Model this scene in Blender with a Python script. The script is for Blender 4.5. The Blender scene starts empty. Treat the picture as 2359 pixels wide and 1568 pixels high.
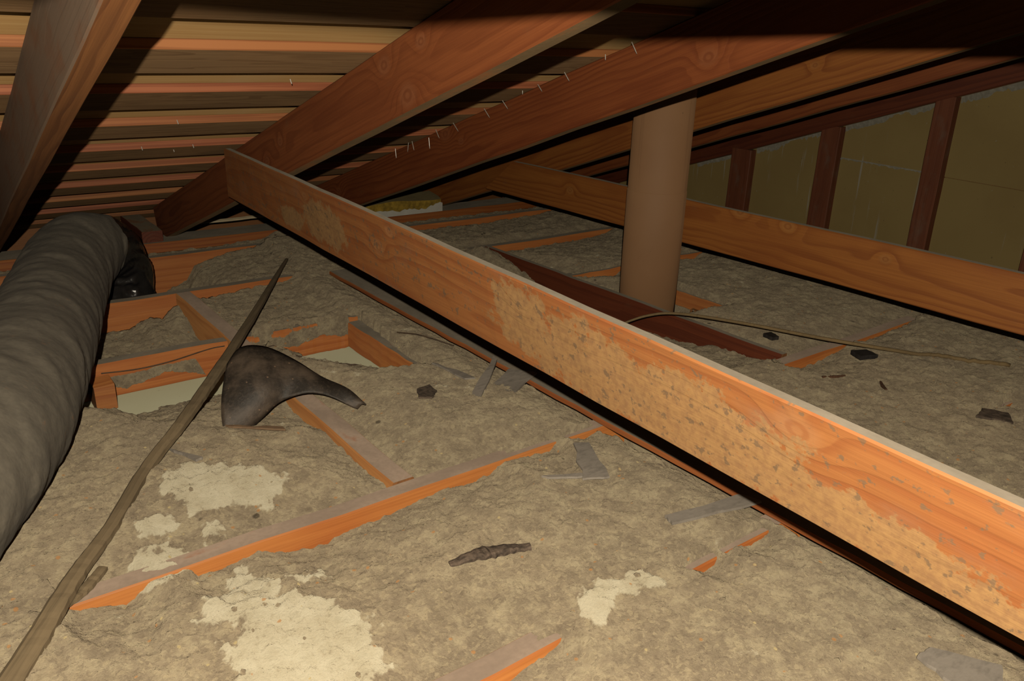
import bpy, math, random
import numpy as np
from mathutils import Vector, Matrix

random.seed(7)
rng = np.random.default_rng(11)
scene = bpy.context.scene
COL = scene.collection

# ------------------------------------------------------------------ camera
CAM_H = 0.77
cam_d = bpy.data.cameras.new('camera')
cam = bpy.data.objects.new('camera', cam_d)
COL.objects.link(cam)
_p, _y, _r = math.radians(20.53), math.radians(37.5), math.radians(1.84)
_fw = Vector((math.sin(_y) * math.cos(_p), math.cos(_y) * math.cos(_p), -math.sin(_p)))
_rt = Vector((math.cos(_y), -math.sin(_y), 0.0))
_up = _rt.cross(_fw)
_R = _rt * math.cos(_r) + _up * math.sin(_r)
_U = _up * math.cos(_r) - _rt * math.sin(_r)
_m = Matrix((_R, _U, -_fw)).transposed().to_4x4()
_m.translation = Vector((0, 0, CAM_H))
cam.matrix_world = _m
cam_d.sensor_width = 36.0
cam_d.sensor_fit = 'HORIZONTAL'
cam_d.lens = 36.0 * 1852.0 / 2359.0
cam_d.clip_start = 0.02
scene.camera = cam

# ------------------------------------------------------------------ world, flash, exposure
world = bpy.data.worlds.new('dark_attic')
world.use_nodes = True
world.node_tree.nodes['Background'].inputs[0].default_value = (0.6, 0.7, 1.0, 1)
world.node_tree.nodes['Background'].inputs[1].default_value = 0.0008
scene.world = world

fl_d = bpy.data.lights.new('camera_flash', 'POINT')      # the photographer's flash, a little above and behind the lens
fl_d.energy = 214.0
fl_d.color = (1.0, 0.885, 0.70)
fl_d.shadow_soft_size = 0.005
fl = bpy.data.objects.new('camera_flash', fl_d)
fl.location = (-0.065, -0.082, 0.862)
COL.objects.link(fl)

vs = scene.view_settings
vs.view_transform = 'Standard'
vs.look = 'None'
vs.gamma = 1.0
vs.use_curve_mapping = False
vs.exposure = 0.0

# ------------------------------------------------------------------ node helpers
ALB = 0.42      # scales down every base colour so bounced light fills the shadows less


class NT:
    def __init__(s, name):
        s.m = bpy.data.materials.new(name)
        s.m.use_nodes = True
        s.t = s.m.node_tree
        s.b = s.t.nodes['Principled BSDF']
        s.b.inputs['Specular IOR Level'].default_value = 0.25
    def n(s, typ, **kw):
        nd = s.t.nodes.new(typ)
        for k, v in kw.items():
            setattr(nd, k, v)
        return nd
    def put(s, sock, v):
        if isinstance(v, bpy.types.NodeSocket):
            s.t.links.new(v, sock)
        elif isinstance(v, (tuple, list)) and len(v) == 3 and sock.type == 'RGBA':
            sock.default_value = (*v, 1)
        else:
            sock.default_value = v
    def math(s, op, a, b=0.0, clamp=False):
        nd = s.n('ShaderNodeMath', operation=op, use_clamp=clamp)
        s.put(nd.inputs[0], a); s.put(nd.inputs[1], b)
        return nd.outputs[0]
    def mapr(s, v, a, b, c=0.0, d=1.0):
        nd = s.n('ShaderNodeMapRange', interpolation_type='SMOOTHSTEP')
        s.put(nd.inputs[0], v)
        for i, q in enumerate((a, b, c, d)):
            s.put(nd.inputs[i + 1], q)
        return nd.outputs[0]
    def mix(s, f, a, b, mode='MIX'):
        nd = s.n('ShaderNodeMix', data_type='RGBA', blend_type=mode)
        s.put(nd.inputs[0], f); s.put(nd.inputs[6], a); s.put(nd.inputs[7], b)
        return nd.outputs[2]
    def coord(s, which='Object', scale=(1, 1, 1), loc=(0, 0, 0)):
        tc = s.n('ShaderNodeTexCoord')
        mp = s.n('ShaderNodeMapping')
        s.t.links.new(tc.outputs[which], mp.inputs[0])
        mp.inputs['Scale'].default_value = scale
        mp.inputs['Location'].default_value = loc
        return mp.outputs[0]
    def noise(s, vec, scale, detail=4, rough=0.55, dist=0.0):
        nd = s.n('ShaderNodeTexNoise')
        s.put(nd.inputs['Vector'], vec)
        nd.inputs['Scale'].default_value = scale
        nd.inputs['Detail'].default_value = detail
        nd.inputs['Roughness'].default_value = rough
        nd.inputs['Distortion'].default_value = dist
        return nd.outputs[0], nd.outputs[1]
    def sep(s, v):
        nd = s.n('ShaderNodeSeparateXYZ'); s.put(nd.inputs[0], v)
        return nd.outputs[0], nd.outputs[1], nd.outputs[2]
    def bump(s, h, strength, dist=0.01):
        nd = s.n('ShaderNodeBump')
        nd.inputs['Strength'].default_value = strength
        nd.inputs['Distance'].default_value = dist
        s.put(nd.inputs['Height'], h)
        s.t.links.new(nd.outputs[0], s.b.inputs['Normal'])
    def done(s, col, rough=0.75):
        col = s.mix(1.0, col, (ALB, ALB, ALB), 'MULTIPLY')
        s.put(s.b.inputs['Base Color'], col)
        s.put(s.b.inputs['Roughness'], rough)
        return s.m


def mul3(c, f):
    return tuple(q * f for q in c)


def wood_mat(name, light=(0.42, 0.135, 0.034), dark=(0.23, 0.055, 0.014), seed=0.0, freq=95.0, knots=(),
             dust=0.12, dust_col=(0.21, 0.15, 0.085), cakes=(), centre=(-0.05, -0.06), rough=0.62, speck=0.0, back=0.0):
    """Sawn fir. Object space: x runs along the stick, z up its face, y through it. knots = (x, z, radius);
    cakes = (x, z, half length, half height) patches of insulation dust stuck to the face."""
    k = NT(name)
    P = k.coord('Object')
    x, y, z = k.sep(P)
    wn = k.noise(k.coord('Object', (1.3, 7, 7), (seed * 3.1, seed, -seed)), 1.0, 3)[1]
    wx, wy, wz = k.sep(wn)
    yy = k.math('ADD', k.math('SUBTRACT', y, centre[0]), k.math('MULTIPLY', k.math('SUBTRACT', wy, 0.5), 0.045))
    zz = k.math('ADD', k.math('SUBTRACT', z, centre[1]), k.math('MULTIPLY', k.math('SUBTRACT', wz, 0.5), 0.06))
    r = k.math('SQRT', k.math('ADD', k.math('MULTIPLY', yy, yy), k.math('MULTIPLY', zz, zz)))
    kmask = None
    kring = None
    for (kx, kz, kr) in knots:
        dx = k.math('MULTIPLY', k.math('SUBTRACT', x, kx), 0.72)
        dz = k.math('SUBTRACT', z, kz)
        d = k.math('SQRT', k.math('ADD', k.math('MULTIPLY', dx, dx), k.math('MULTIPLY', dz, dz)))
        g = k.math('EXPONENT', k.math('MULTIPLY', k.math('MULTIPLY', d, d), -1.0 / (kr * 3.2) ** 2))
        r = k.math('ADD', r, k.math('MULTIPLY', g, kr * 2.2))
        mk = k.mapr(d, kr * 1.0, kr * 2.4, 1.0, 0.0)
        rg = k.mapr(k.math('ABSOLUTE', k.math('SUBTRACT', d, kr * 0.7)), kr * 0.1, kr * 0.4, 1.0, 0.0)
        kmask = mk if kmask is None else k.math('MAXIMUM', kmask, mk)
        kring = rg if kring is None else k.math('MAXIMUM', kring, rg)
    fr = k.math('FRACT', k.math('MULTIPLY', r, freq))
    late = k.math('MULTIPLY', k.mapr(fr, 0.35, 0.86), k.mapr(fr, 0.9, 1.0, 1.0, 0.0))
    fib = k.noise(k.coord('Object', (5, 260, 260), (seed, 0, 0)), 1.0, 3)[0]
    blot = k.noise(k.coord('Object', (2.2, 9, 9), (seed * 1.7, 3, 1)), 1.0, 3)[0]
    amt = k.noise(k.coord('Object', (1.5, 5, 5), (seed * 0.7, 8, 4)), 1.0, 2)[0]
    col = k.mix(k.math('MULTIPLY', late, k.mapr(amt, 0.3, 0.75, 0.3, 0.95)), light, dark)
    col = k.mix(k.mapr(blot, 0.42, 0.72, 0.0, 0.55), col, mul3(dark, 1.15))
    col = k.mix(k.mapr(fib, 0.3, 0.75, 0.0, 0.35), col, mul3(dark, 0.8))
    if kmask is not None:
        col = k.mix(k.math('MULTIPLY', kmask, 0.42), col, (min(1, light[0] * 1.2), light[1] * 1.55, light[2] * 2.2))
        col = k.mix(k.math('MULTIPLY', kring, 0.45), col, mul3(dark, 0.95))
    dn = k.noise(k.coord('Object', (9, 16, 16), (seed, 1, 5)), 1.0, 5)[0]
    if dust > 0:
        col = k.mix(k.mapr(dn, 0.62 - 0.5 * dust, 0.86 - 0.4 * dust, 0.0, min(0.9, 0.25 + dust)), col, dust_col)
    if cakes:
        cm = None
        for (cx, cz, rx, rz) in cakes:
            dx = k.math('DIVIDE', k.math('SUBTRACT', x, cx), rx)
            dz = k.math('DIVIDE', k.math('SUBTRACT', z, cz), rz)
            d = k.math('ADD', k.math('MULTIPLY', dx, dx), k.math('MULTIPLY', dz, dz))
            q = k.math('SUBTRACT', 1.0, d)
            cm = q if cm is None else k.math('MAXIMUM', cm, q)
        n2 = k.noise(k.coord('Object', (1, 1, 1), (seed, 2, 2)), 26.0, 6, 0.65)[0]
        n3 = k.noise(k.coord('Object', (1, 1, 1), (seed, 7, 2)), 110.0, 4, 0.6)[0]
        edge = k.math('ADD', cm, k.math('MULTIPLY', k.math('SUBTRACT', n2, 0.5), 2.6))
        edge = k.math('ADD', edge, k.math('MULTIPLY', k.math('SUBTRACT', n3, 0.5), 1.0))
        m = k.mapr(edge, 0.25, 0.5, 0.0, 0.8)
        cc = k.mix(k.mapr(n3, 0.35, 0.7), (0.50, 0.30, 0.125), (0.37, 0.215, 0.10))
        col = k.mix(m, col, cc)
    if speck > 0:
        s1 = k.noise(k.coord('Object', (1, 1, 1.0), (seed, 4, 9)), 75.0, 3, 0.6)[0]
        s2 = k.noise(k.coord('Object', (0.8, 3, 3), (seed, 5, 9)), 3.0, 2)[0]
        sm = k.math('MULTIPLY', k.mapr(s1, 0.585, 0.65), k.mapr(s2, 0.32, 0.5))
        col = k.mix(k.math('MULTIPLY', sm, speck), col, (0.22, 0.14, 0.08))
    k.bump(k.math('ADD', k.math('MULTIPLY', fib, 0.5), k.math('MULTIPLY', late, -0.35)), 0.25, 0.003)
    k.b.inputs['Diffuse Roughness'].default_value = back
    return k.done(col, rough)


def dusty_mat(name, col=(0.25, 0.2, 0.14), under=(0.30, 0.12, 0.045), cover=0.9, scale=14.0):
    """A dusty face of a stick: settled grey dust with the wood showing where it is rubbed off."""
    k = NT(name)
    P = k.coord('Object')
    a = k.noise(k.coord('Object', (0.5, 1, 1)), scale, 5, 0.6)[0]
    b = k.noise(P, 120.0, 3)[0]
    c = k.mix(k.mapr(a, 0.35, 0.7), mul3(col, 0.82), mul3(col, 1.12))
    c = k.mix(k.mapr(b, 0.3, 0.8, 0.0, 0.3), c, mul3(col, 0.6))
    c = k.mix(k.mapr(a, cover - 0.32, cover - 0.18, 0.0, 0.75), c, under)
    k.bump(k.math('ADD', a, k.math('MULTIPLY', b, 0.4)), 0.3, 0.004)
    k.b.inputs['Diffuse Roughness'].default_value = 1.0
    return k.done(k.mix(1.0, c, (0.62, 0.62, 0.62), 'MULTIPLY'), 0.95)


# ------------------------------------------------------------------ mesh helpers
def link(name, me, parent=None, mats=(), label=None, cat=None, group=None, kind=None):
    o = bpy.data.objects.new(name, me)
    COL.objects.link(o)
    if parent is not None:
        o.parent = parent
    if me is not None:
        for m in mats:
            if len(me.materials) < len(mats):
                me.materials.append(m)
    if label: o['label'] = label
    if cat: o['category'] = cat
    if group: o['group'] = group
    if kind: o['kind'] = kind
    return o


def mesh(name, v, f, mi=None, smooth=False):
    me = bpy.data.meshes.new(name)
    me.from_pydata([tuple(map(float, q)) for q in v], [], [tuple(map(int, q)) for q in f])
    if mi is not None:
        me.polygons.foreach_set('material_index', np.array(mi, dtype=np.int32))
    if smooth:
        me.polygons.foreach_set('use_smooth', np.ones(len(me.polygons), dtype=bool))
    me.update()
    return me


def empty(name, loc=(0, 0, 0), **kw):
    o = link(name, None, **kw)
    o.location = loc
    o.empty_display_size = 0.05
    return o


def bar_mesh(name, L, h, t, ch=0.0025, seg=10, wob=0.0012, cutA=0.0, cutB=0.0, bow=0.0):
    """Sawn stick: x 0..L, y -t..0 (0 = the face that is seen), z -h..0. Faces: 0 sides, 1 top, 2 bottom, 3 ends.
    cutA / cutB lean the end faces."""
    sec = [(0, -ch), (0, -h + ch), (-ch, -h), (-t + ch, -h), (-t, -h + ch), (-t, -ch), (-t + ch, 0), (-ch, 0)]
    r = random.Random(name + str(round(L, 3)))
    v, f, mi = [], [], []
    for i in range(seg + 1):
        u = i / seg
        dy, dz = r.uniform(-wob, wob), r.uniform(-wob, wob)
        for (a, b) in sec:
            xx = u * L + (cutA * (1 - u) + cutB * u) * (-b / h)
            v.append((xx, a + dy + bow * math.sin(math.pi * u), b + dz))
    n = 8
    kinds = [0, 0, 2, 0, 0, 0, 1, 0]
    for i in range(seg):
        for j in range(n):
            f.append((i * n + j, i * n + (j + 1) % n, (i + 1) * n + (j + 1) % n, (i + 1) * n + j))
            mi.append(kinds[j])
    f.append(tuple(range(n))[::-1]); mi.append(3)
    f.append(tuple(seg * n + j for j in range(n))); mi.append(3)
    f = [q[::-1] for q in f]
    return mesh(name, v, f, mi)


def place(o, origin, along, up):
    a = Vector(along).normalized()
    u = Vector(up)
    u = (u - a * u.dot(a)).normalized()
    yv = u.cross(a)
    m = Matrix((a, yv, u)).transposed().to_4x4()
    m.translation = Vector(origin)
    o.matrix_world = m


def timber(name, origin, along, up, L, h, t, mats, parent=None, label=None, cat=None, group=None, kind=None, **kw):
    me = bar_mesh(name, L, h, t, **kw)
    o = link(name, me, parent, mats, label, cat, group, kind)
    place(o, origin, along, up)
    return o


def tube(path, rad, seg=12, closed=True):
    """path Nx3, rad N -> verts, faces"""
    path = np.array(path, float)
    n = len(path)
    T = np.gradient(path, axis=0)
    T /= np.linalg.norm(T, axis=1)[:, None]
    ref = np.array([0, 0, 1.0]) if abs(T[0][2]) < 0.9 else np.array([1.0, 0, 0])
    v, f = [], []
    N = np.cross(T[0], ref); N /= np.linalg.norm(N)
    for i in range(n):
        N = N - T[i] * N.dot(T[i]); N /= np.linalg.norm(N)
        B = np.cross(T[i], N)
        for j in range(seg):
            a = 2 * math.pi * j / seg
            rr = rad[i] if np.isscalar(rad[i]) else rad[i][j]
            v.append(path[i] + rr * (math.cos(a) * N + math.sin(a) * B))
    for i in range(n - 1):
        for j in range(seg):
            f.append((i * seg + j, i * seg + (j + 1) % seg, (i + 1) * seg + (j + 1) % seg, (i + 1) * seg + j))
    if closed:
        f.append(tuple(range(seg))[::-1])
        f.append(tuple((n - 1) * seg + j for j in range(seg)))
    return v, f


def catmull(P, m=12):
    P = np.array(P, float)
    Q = np.vstack([2 * P[0] - P[1], P, 2 * P[-1] - P[-2]])
    out = []
    for i in range(1, len(Q) - 2):
        for k in range(m):
            t = k / m
            a, b, c, d = Q[i - 1], Q[i], Q[i + 1], Q[i + 2]
            out.append(0.5 * (2 * b + (c - a) * t + (2 * a - 5 * b + 4 * c - d) * t * t + (3 * b - a - 3 * c + d) * t ** 3))
    out.append(P[-1])
    return np.array(out)


def vnoise(x, y, seed):
    """smooth value noise in -1..1 on arrays"""
    r = np.random.default_rng(seed)
    tab = r.uniform(-1, 1, (256, 256))
    xi = np.floor(x).astype(int); yi = np.floor(y).astype(int)
    fx = x - xi; fy = y - yi
    fx = fx * fx * fx * (fx * (fx * 6 - 15) + 10); fy = fy * fy * fy * (fy * (fy * 6 - 15) + 10)
    g = lambda i, j: tab[i & 255, j & 255]
    return (g(xi, yi) * (1 - fx) + g(xi + 1, yi) * fx) * (1 - fy) + (g(xi, yi + 1) * (1 - fx) + g(xi + 1, yi + 1) * fx) * fy


def fbm(x, y, scale, seed, octv=4, gain=0.5):
    s = 0; a = 1; tot = 0
    for o in range(octv):
        ca, sa = math.cos(o * 1.1), math.sin(o * 1.1)
        s = s + a * vnoise((x * ca - y * sa) / scale + 13.7 * o, (x * sa + y * ca) / scale + 5.1 * o, seed + o)
        tot += a; a *= gain; scale *= 0.5
    return s / tot


# ------------------------------------------------------------------ roof geometry constants (roof falls 4 in 12 towards +Y)
TH = math.radians(18.43)
CT, ST = math.cos(TH), math.sin(TH)
RD = 0.4443


def roof(x, s, d=0.0):
    """point at slope distance s and depth d below the underside of the roof boards"""
    q = RD - d
    return Vector((x, s * CT + q * ST, CAM_H - s * ST + q * CT))


ALONG = Vector((0, CT, -ST))
RUP = Vector((0, ST, CT))

# ------------------------------------------------------------------ materials
OR_L, OR_D = (0.34, 0.10, 0.03), (0.20, 0.05, 0.015)
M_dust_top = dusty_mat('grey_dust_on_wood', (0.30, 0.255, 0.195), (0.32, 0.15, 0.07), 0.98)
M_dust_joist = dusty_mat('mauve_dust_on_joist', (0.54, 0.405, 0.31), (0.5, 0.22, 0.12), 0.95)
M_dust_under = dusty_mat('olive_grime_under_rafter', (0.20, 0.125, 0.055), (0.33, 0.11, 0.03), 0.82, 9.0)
M_end = wood_mat('sawn_end', (0.40, 0.17, 0.06), (0.24, 0.09, 0.03), 3.3, 60, dust=0.2)


def board_under():
    k = NT('aged_board_underside')
    oi = k.n('ShaderNodeObjectInfo')
    off = k.n('ShaderNodeVectorMath', operation='ADD')
    tc = k.n('ShaderNodeTexCoord')
    k.t.links.new(tc.outputs['Object'], off.inputs[0])
    cmb = k.n('ShaderNodeCombineXYZ')
    rnd = k.math('MULTIPLY', oi.outputs['Random'], 37.0)
    for i in range(3): k.put(cmb.inputs[i], rnd)
    k.t.links.new(cmb.outputs[0], off.inputs[1])
    mp = k.n('ShaderNodeMapping'); k.t.links.new(off.outputs[0], mp.inputs[0]); mp.inputs['Scale'].default_value = (1.2, 14, 14)
    w = k.noise(mp.outputs[0], 1.0, 4, 0.5, 1.2)[0]
    fr = k.math('FRACT', k.math('MULTIPLY', w, 9.0))
    mp2 = k.n('ShaderNodeMapping'); k.t.links.new(off.outputs[0], mp2.inputs[0]); mp2.inputs['Scale'].default_value = (6, 220, 220)
    fib = k.noise(mp2.outputs[0], 1.0, 3)[0]
    bl = k.noise(off.outputs[0], 3.5, 4)[0]
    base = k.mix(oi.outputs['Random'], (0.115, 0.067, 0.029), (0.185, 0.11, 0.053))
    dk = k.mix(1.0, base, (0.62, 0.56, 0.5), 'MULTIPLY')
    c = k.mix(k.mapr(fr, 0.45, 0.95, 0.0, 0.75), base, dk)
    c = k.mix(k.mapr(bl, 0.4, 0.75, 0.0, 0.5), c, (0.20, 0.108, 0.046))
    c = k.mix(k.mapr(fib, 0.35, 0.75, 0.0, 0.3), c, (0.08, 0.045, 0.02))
    k.bump(fib, 0.2, 0.003)
    k.b.inputs['Diffuse Roughness'].default_value = 1.0
    return k.done(c, 0.8)


def board_edge():
    k = NT('clean_sawn_board_edge')
    oi = k.n('ShaderNodeObjectInfo')
    off = k.n('ShaderNodeVectorMath', operation='ADD')
    tc = k.n('ShaderNodeTexCoord')
    k.t.links.new(tc.outputs['Object'], off.inputs[0])
    cmb = k.n('ShaderNodeCombineXYZ')
    rnd = k.math('MULTIPLY', oi.outputs['Random'], 21.0)
    for i in range(3): k.put(cmb.inputs[i], rnd)
    k.t.links.new(cmb.outputs[0], off.inputs[1])
    mp = k.n('ShaderNodeMapping'); k.t.links.new(off.outputs[0], mp.inputs[0]); mp.inputs['Scale'].default_value = (0.7, 60, 60)
    g = k.noise(mp.outputs[0], 2.2, 3, 0.5, 0.4)[0]
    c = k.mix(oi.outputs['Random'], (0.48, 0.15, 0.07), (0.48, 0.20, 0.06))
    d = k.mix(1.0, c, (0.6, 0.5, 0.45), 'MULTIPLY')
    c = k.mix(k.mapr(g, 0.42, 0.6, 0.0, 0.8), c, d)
    return k.done(c, 0.65)


def shingle_mat():
    k = NT('cedar_shingle_underside')
    a = k.noise(k.coord('Object', (1.5, 60, 60)), 2.0, 4)[0]
    b = k.noise(k.coord('Object', (3, 3, 3)), 2.0, 3)[0]
    c = k.mix(k.mapr(a, 0.35, 0.7), (0.33, 0.19, 0.07), (0.39, 0.245, 0.10))
    c = k.mix(k.mapr(b, 0.5, 0.75, 0, 0.5), c, (0.38, 0.25, 0.12))
    k.b.inputs['Diffuse Roughness'].default_value = 1.0
    return k.done(c, 0.8)


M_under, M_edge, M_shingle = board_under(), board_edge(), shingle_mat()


def drywall_mat(name, c1, c2, streak=0.3, spots=0.4):
    k = NT(name)
    P = k.coord('Object')
    a = k.noise(P, 2.5, 5)[0]
    b = k.noise(k.coord('Object', (1, 22, 1.2)), 1.6, 4)[0]
    s = k.noise(P, 60.0, 2)[0]
    c = k.mix(k.mapr(a, 0.3, 0.7), c1, c2)
    c = k.mix(k.mapr(b, 0.64, 0.72, 0, streak), c, (0.50, 0.48, 0.42))
    c = k.mix(k.mapr(s, 0.73, 0.76, 0, spots), c, (0.5, 0.5, 0.45))
    c = k.mix(k.mapr(s, 0.27, 0.24, 0, spots), c, (0.05, 0.04, 0.03))
    k.b.inputs['Diffuse Roughness'].default_value = 0.7
    return k.done(c, 0.85)


M_gable = drywall_mat('olive_gable_panel', (0.36, 0.255, 0.092), (0.41, 0.30, 0.112), 0.7)
M_ceil = drywall_mat('pale_ceiling_board', (0.66, 0.65, 0.46), (0.60, 0.58, 0.39), 0.1, 0.2)
M_plaster = dusty_mat('white_plaster_crumbs', (0.62, 0.58, 0.47), (0.6, 0.58, 0.5), 0.9, 60)
M_stud = wood_mat('dark_red_stud', (0.28, 0.09, 0.04), (0.17, 0.05, 0.022), 5.0, 80, dust=0.25, dust_col=(0.25, 0.18, 0.13))


def insulation_mat():
    k = NT('dusty_blown_insulation')
    P = k.coord('Object')
    at = k.n('ShaderNodeAttribute', attribute_name='fresh')
    fresh = at.outputs['Fac']
    a = k.noise(P, 5.0, 5, 0.6)[0]
    b = k.noise(P, 26.0, 6, 0.65)[0]
    c = k.noise(P, 120.0, 4, 0.65)[0]
    d = k.noise(P, 330.0, 2, 0.5)[0]
    vn = k.n('ShaderNodeTexVoronoi', feature='F1'); k.put(vn.inputs['Vector'], P); vn.inputs['Scale'].default_value = 60.0
    v2 = k.n('ShaderNodeTexVoronoi', feature='F1'); k.put(v2.inputs['Vector'], P); v2.inputs['Scale'].default_value = 26.0
    v3 = k.n('ShaderNodeTexVoronoi', feature='F1'); v3.inputs['Scale'].default_value = 170.0
    wv = k.n('ShaderNodeVectorMath', operation='ADD'); k.put(wv.inputs[0], P)
    wsc = k.n('ShaderNodeVectorMath', operation='SCALE'); k.put(wsc.inputs[0], k.noise(P, 60.0, 3)[1]); wsc.inputs['Scale'].default_value = 0.025
    k.t.links.new(wsc.outputs[0], wv.inputs[1]); k.put(v3.inputs['Vector'], wv.outputs[0])
    s3 = k.n('ShaderNodeSeparateColor'); k.put(s3.inputs[0], v3.outputs['Color'])
    col = k.mix(k.mapr(a, 0.32, 0.68), (0.33, 0.265, 0.18), (0.41, 0.33, 0.22))
    col = k.mix(k.mapr(b, 0.46, 0.66, 0.0, 0.7), col, (0.56, 0.475, 0.31))
    col = k.mix(k.mapr(b, 0.5, 0.34, 0.0, 0.55), col, (0.24, 0.19, 0.13))
    col = k.mix(k.mapr(s3.outputs[0], 0.6, 1.0, 0.0, 0.42), col, (0.58, 0.48, 0.30))
    col = k.mix(k.mapr(s3.outputs[1], 0.6, 1.0, 0.0, 0.45), col, (0.215, 0.165, 0.115))
    col = k.mix(k.mapr(c, 0.55, 0.75, 0.0, 0.5), col, (0.58, 0.47, 0.29))
    col = k.mix(k.mapr(c, 0.45, 0.25, 0.0, 0.55), col, (0.18, 0.135, 0.09))
    fcol = k.mix(k.mapr(b, 0.3, 0.7), (0.60, 0.535, 0.375), (0.74, 0.68, 0.505))
    fcol = k.mix(k.mapr(c, 0.45, 0.25, 0.0, 0.35), fcol, (0.33, 0.27, 0.16))
    fe = k.math('ADD', fresh, k.math('MULTIPLY', k.math('SUBTRACT', b, 0.5), 1.7))
    fe = k.math('ADD', fe, k.math('MULTIPLY', k.math('SUBTRACT', c, 0.5), 0.9))
    fe = k.math('MULTIPLY', k.mapr(fe, 0.34, 0.74), k.mapr(fresh, 0.02, 0.3))
    col = k.mix(fe, col, fcol)
    # bark and wood flecks: bright orange and straw bits scattered through the fibre
    sep = k.n('ShaderNodeSeparateColor'); k.put(sep.inputs[0], vn.outputs['Color'])
    fl = k.math('MULTIPLY', k.mapr(vn.outputs['Distance'], 0.16, 0.22, 1.0, 0.0), k.math('GREATER_THAN', sep.outputs[0], 0.9))
    col = k.mix(k.math('MULTIPLY', fl, 0.75), col, (0.56, 0.27, 0.09))
    fl2 = k.math('MULTIPLY', k.mapr(vn.outputs['Distance'], 0.12, 0.2, 1.0, 0.0), k.math('GREATER_THAN', sep.outputs[1], 0.93))
    col = k.mix(fl2, col, (0.62, 0.5, 0.26))
    sep2 = k.n('ShaderNodeSeparateColor'); k.put(sep2.inputs[0], v2.outputs['Color'])
    fl3 = k.math('MULTIPLY', k.mapr(v2.outputs['Distance'], 0.12, 0.2, 1.0, 0.0), k.math('GREATER_THAN', sep2.outputs[2], 0.95))
    col = k.mix(k.math('MULTIPLY', fl3, 0.8), col, (0.05, 0.035, 0.022))
    h = k.math('ADD', k.math('MULTIPLY', b, 0.12), k.math('ADD', k.math('MULTIPLY', c, 0.6), k.math('ADD', k.math('MULTIPLY', d, 0.35), k.math('MULTIPLY', s3.outputs[2], 0.18))))
    col = k.mix(1.0, col, (0.80, 0.80, 0.80), 'MULTIPLY')
    k.bump(h, 0.9, 0.007)
    k.b.inputs['Diffuse Roughness'].default_value = 1.0
    k.b.inputs['Sheen Weight'].default_value = 0.08
    k.b.inputs['Sheen Roughness'].default_value = 0.55
    k.b.inputs['Sheen Tint'].default_value = (1.0, 0.86, 0.62, 1)
    return k.done(col, 1.0)


M_ins = insulation_mat()


def plain(name, col, rough=0.8, var=0.25, scale=30.0, spec=0.25, bump=0.2):
    k = NT(name)
    P = k.coord('Object')
    a = k.noise(P, scale, 5, 0.6)[0]
    c = k.mix(k.mapr(a, 0.3, 0.7), mul3(col, 1 - var), mul3(col, 1 + var))
    k.b.inputs['Specular IOR Level'].default_value = spec
    k.bump(a, bump, 0.004)
    return k.done(c, rough)


# ================================================================== STRUCTURE
# ---- roof deck with its skip-sheathing boards
X0, X1 = -1.3, 3.32
top_s, bot_s = -0.9, 3.92
pts = [roof(X0, top_s, -0.019), roof(X1, top_s, -0.019), roof(X1, bot_s, -0.019), roof(X0, bot_s, -0.019),
       roof(X0, top_s, -0.034), roof(X1, top_s, -0.034), roof(X1, bot_s, -0.034), roof(X0, bot_s, -0.034)]
ceiling = link('ceiling', mesh('ceiling', pts, [(0, 1, 2, 3), (7, 6, 5, 4), (0, 4, 5, 1), (1, 5, 6, 2), (2, 6, 7, 3), (3, 7, 4, 0)]),
               mats=[M_shingle], kind='structure', label='underside of the wood shingle roof above the board gaps')
nb = 0
s = 1.437 - 0.28 * 8
while s < 3.85:
    jit = random.uniform(-0.006, 0.006)
    w = 0.138 + random.uniform(-0.006, 0.006)
    # board: length along -X so that its seen edge (y = 0) faces up the slope, underside at d = 0
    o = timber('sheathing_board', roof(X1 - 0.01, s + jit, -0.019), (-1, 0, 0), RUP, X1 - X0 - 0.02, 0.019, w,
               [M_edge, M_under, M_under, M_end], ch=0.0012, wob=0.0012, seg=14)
    o.parent = ceiling
    s += 0.28
    nb += 1

# ---- gable wall on the right
GX = 3.27
wall = link('wall_right', mesh('wall_right', [(GX + 0.012, -0.8, -0.16), (GX + 0.012, 3.75, -0.16), (GX + 0.012, 3.75, 0.02), (GX + 0.012, -0.8, 1.5),
                                              (GX + 0.05, -0.8, -0.16), (GX + 0.05, 3.75, -0.16), (GX + 0.05, 3.75, 0.02), (GX + 0.05, -0.8, 1.5)],
                            [(0, 1, 2, 3), (7, 6, 5, 4), (0, 4, 5, 1), (1, 5, 6, 2), (2, 6, 7, 3), (3, 7, 4, 0)]), mats=[M_end], kind='structure',
            label='gable end wall boarded between dark red studs')
STUDS = [(1.515, 0.075), (1.967, 0.09), (2.405, 0.112), (1.085, 0.075), (0.64, 0.075), (2.86, 0.08)]


def zroof(y, d):
    # height of the plane at depth d for a given world y
    return CAM_H + ((RD - d) - y * ST) / CT


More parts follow.
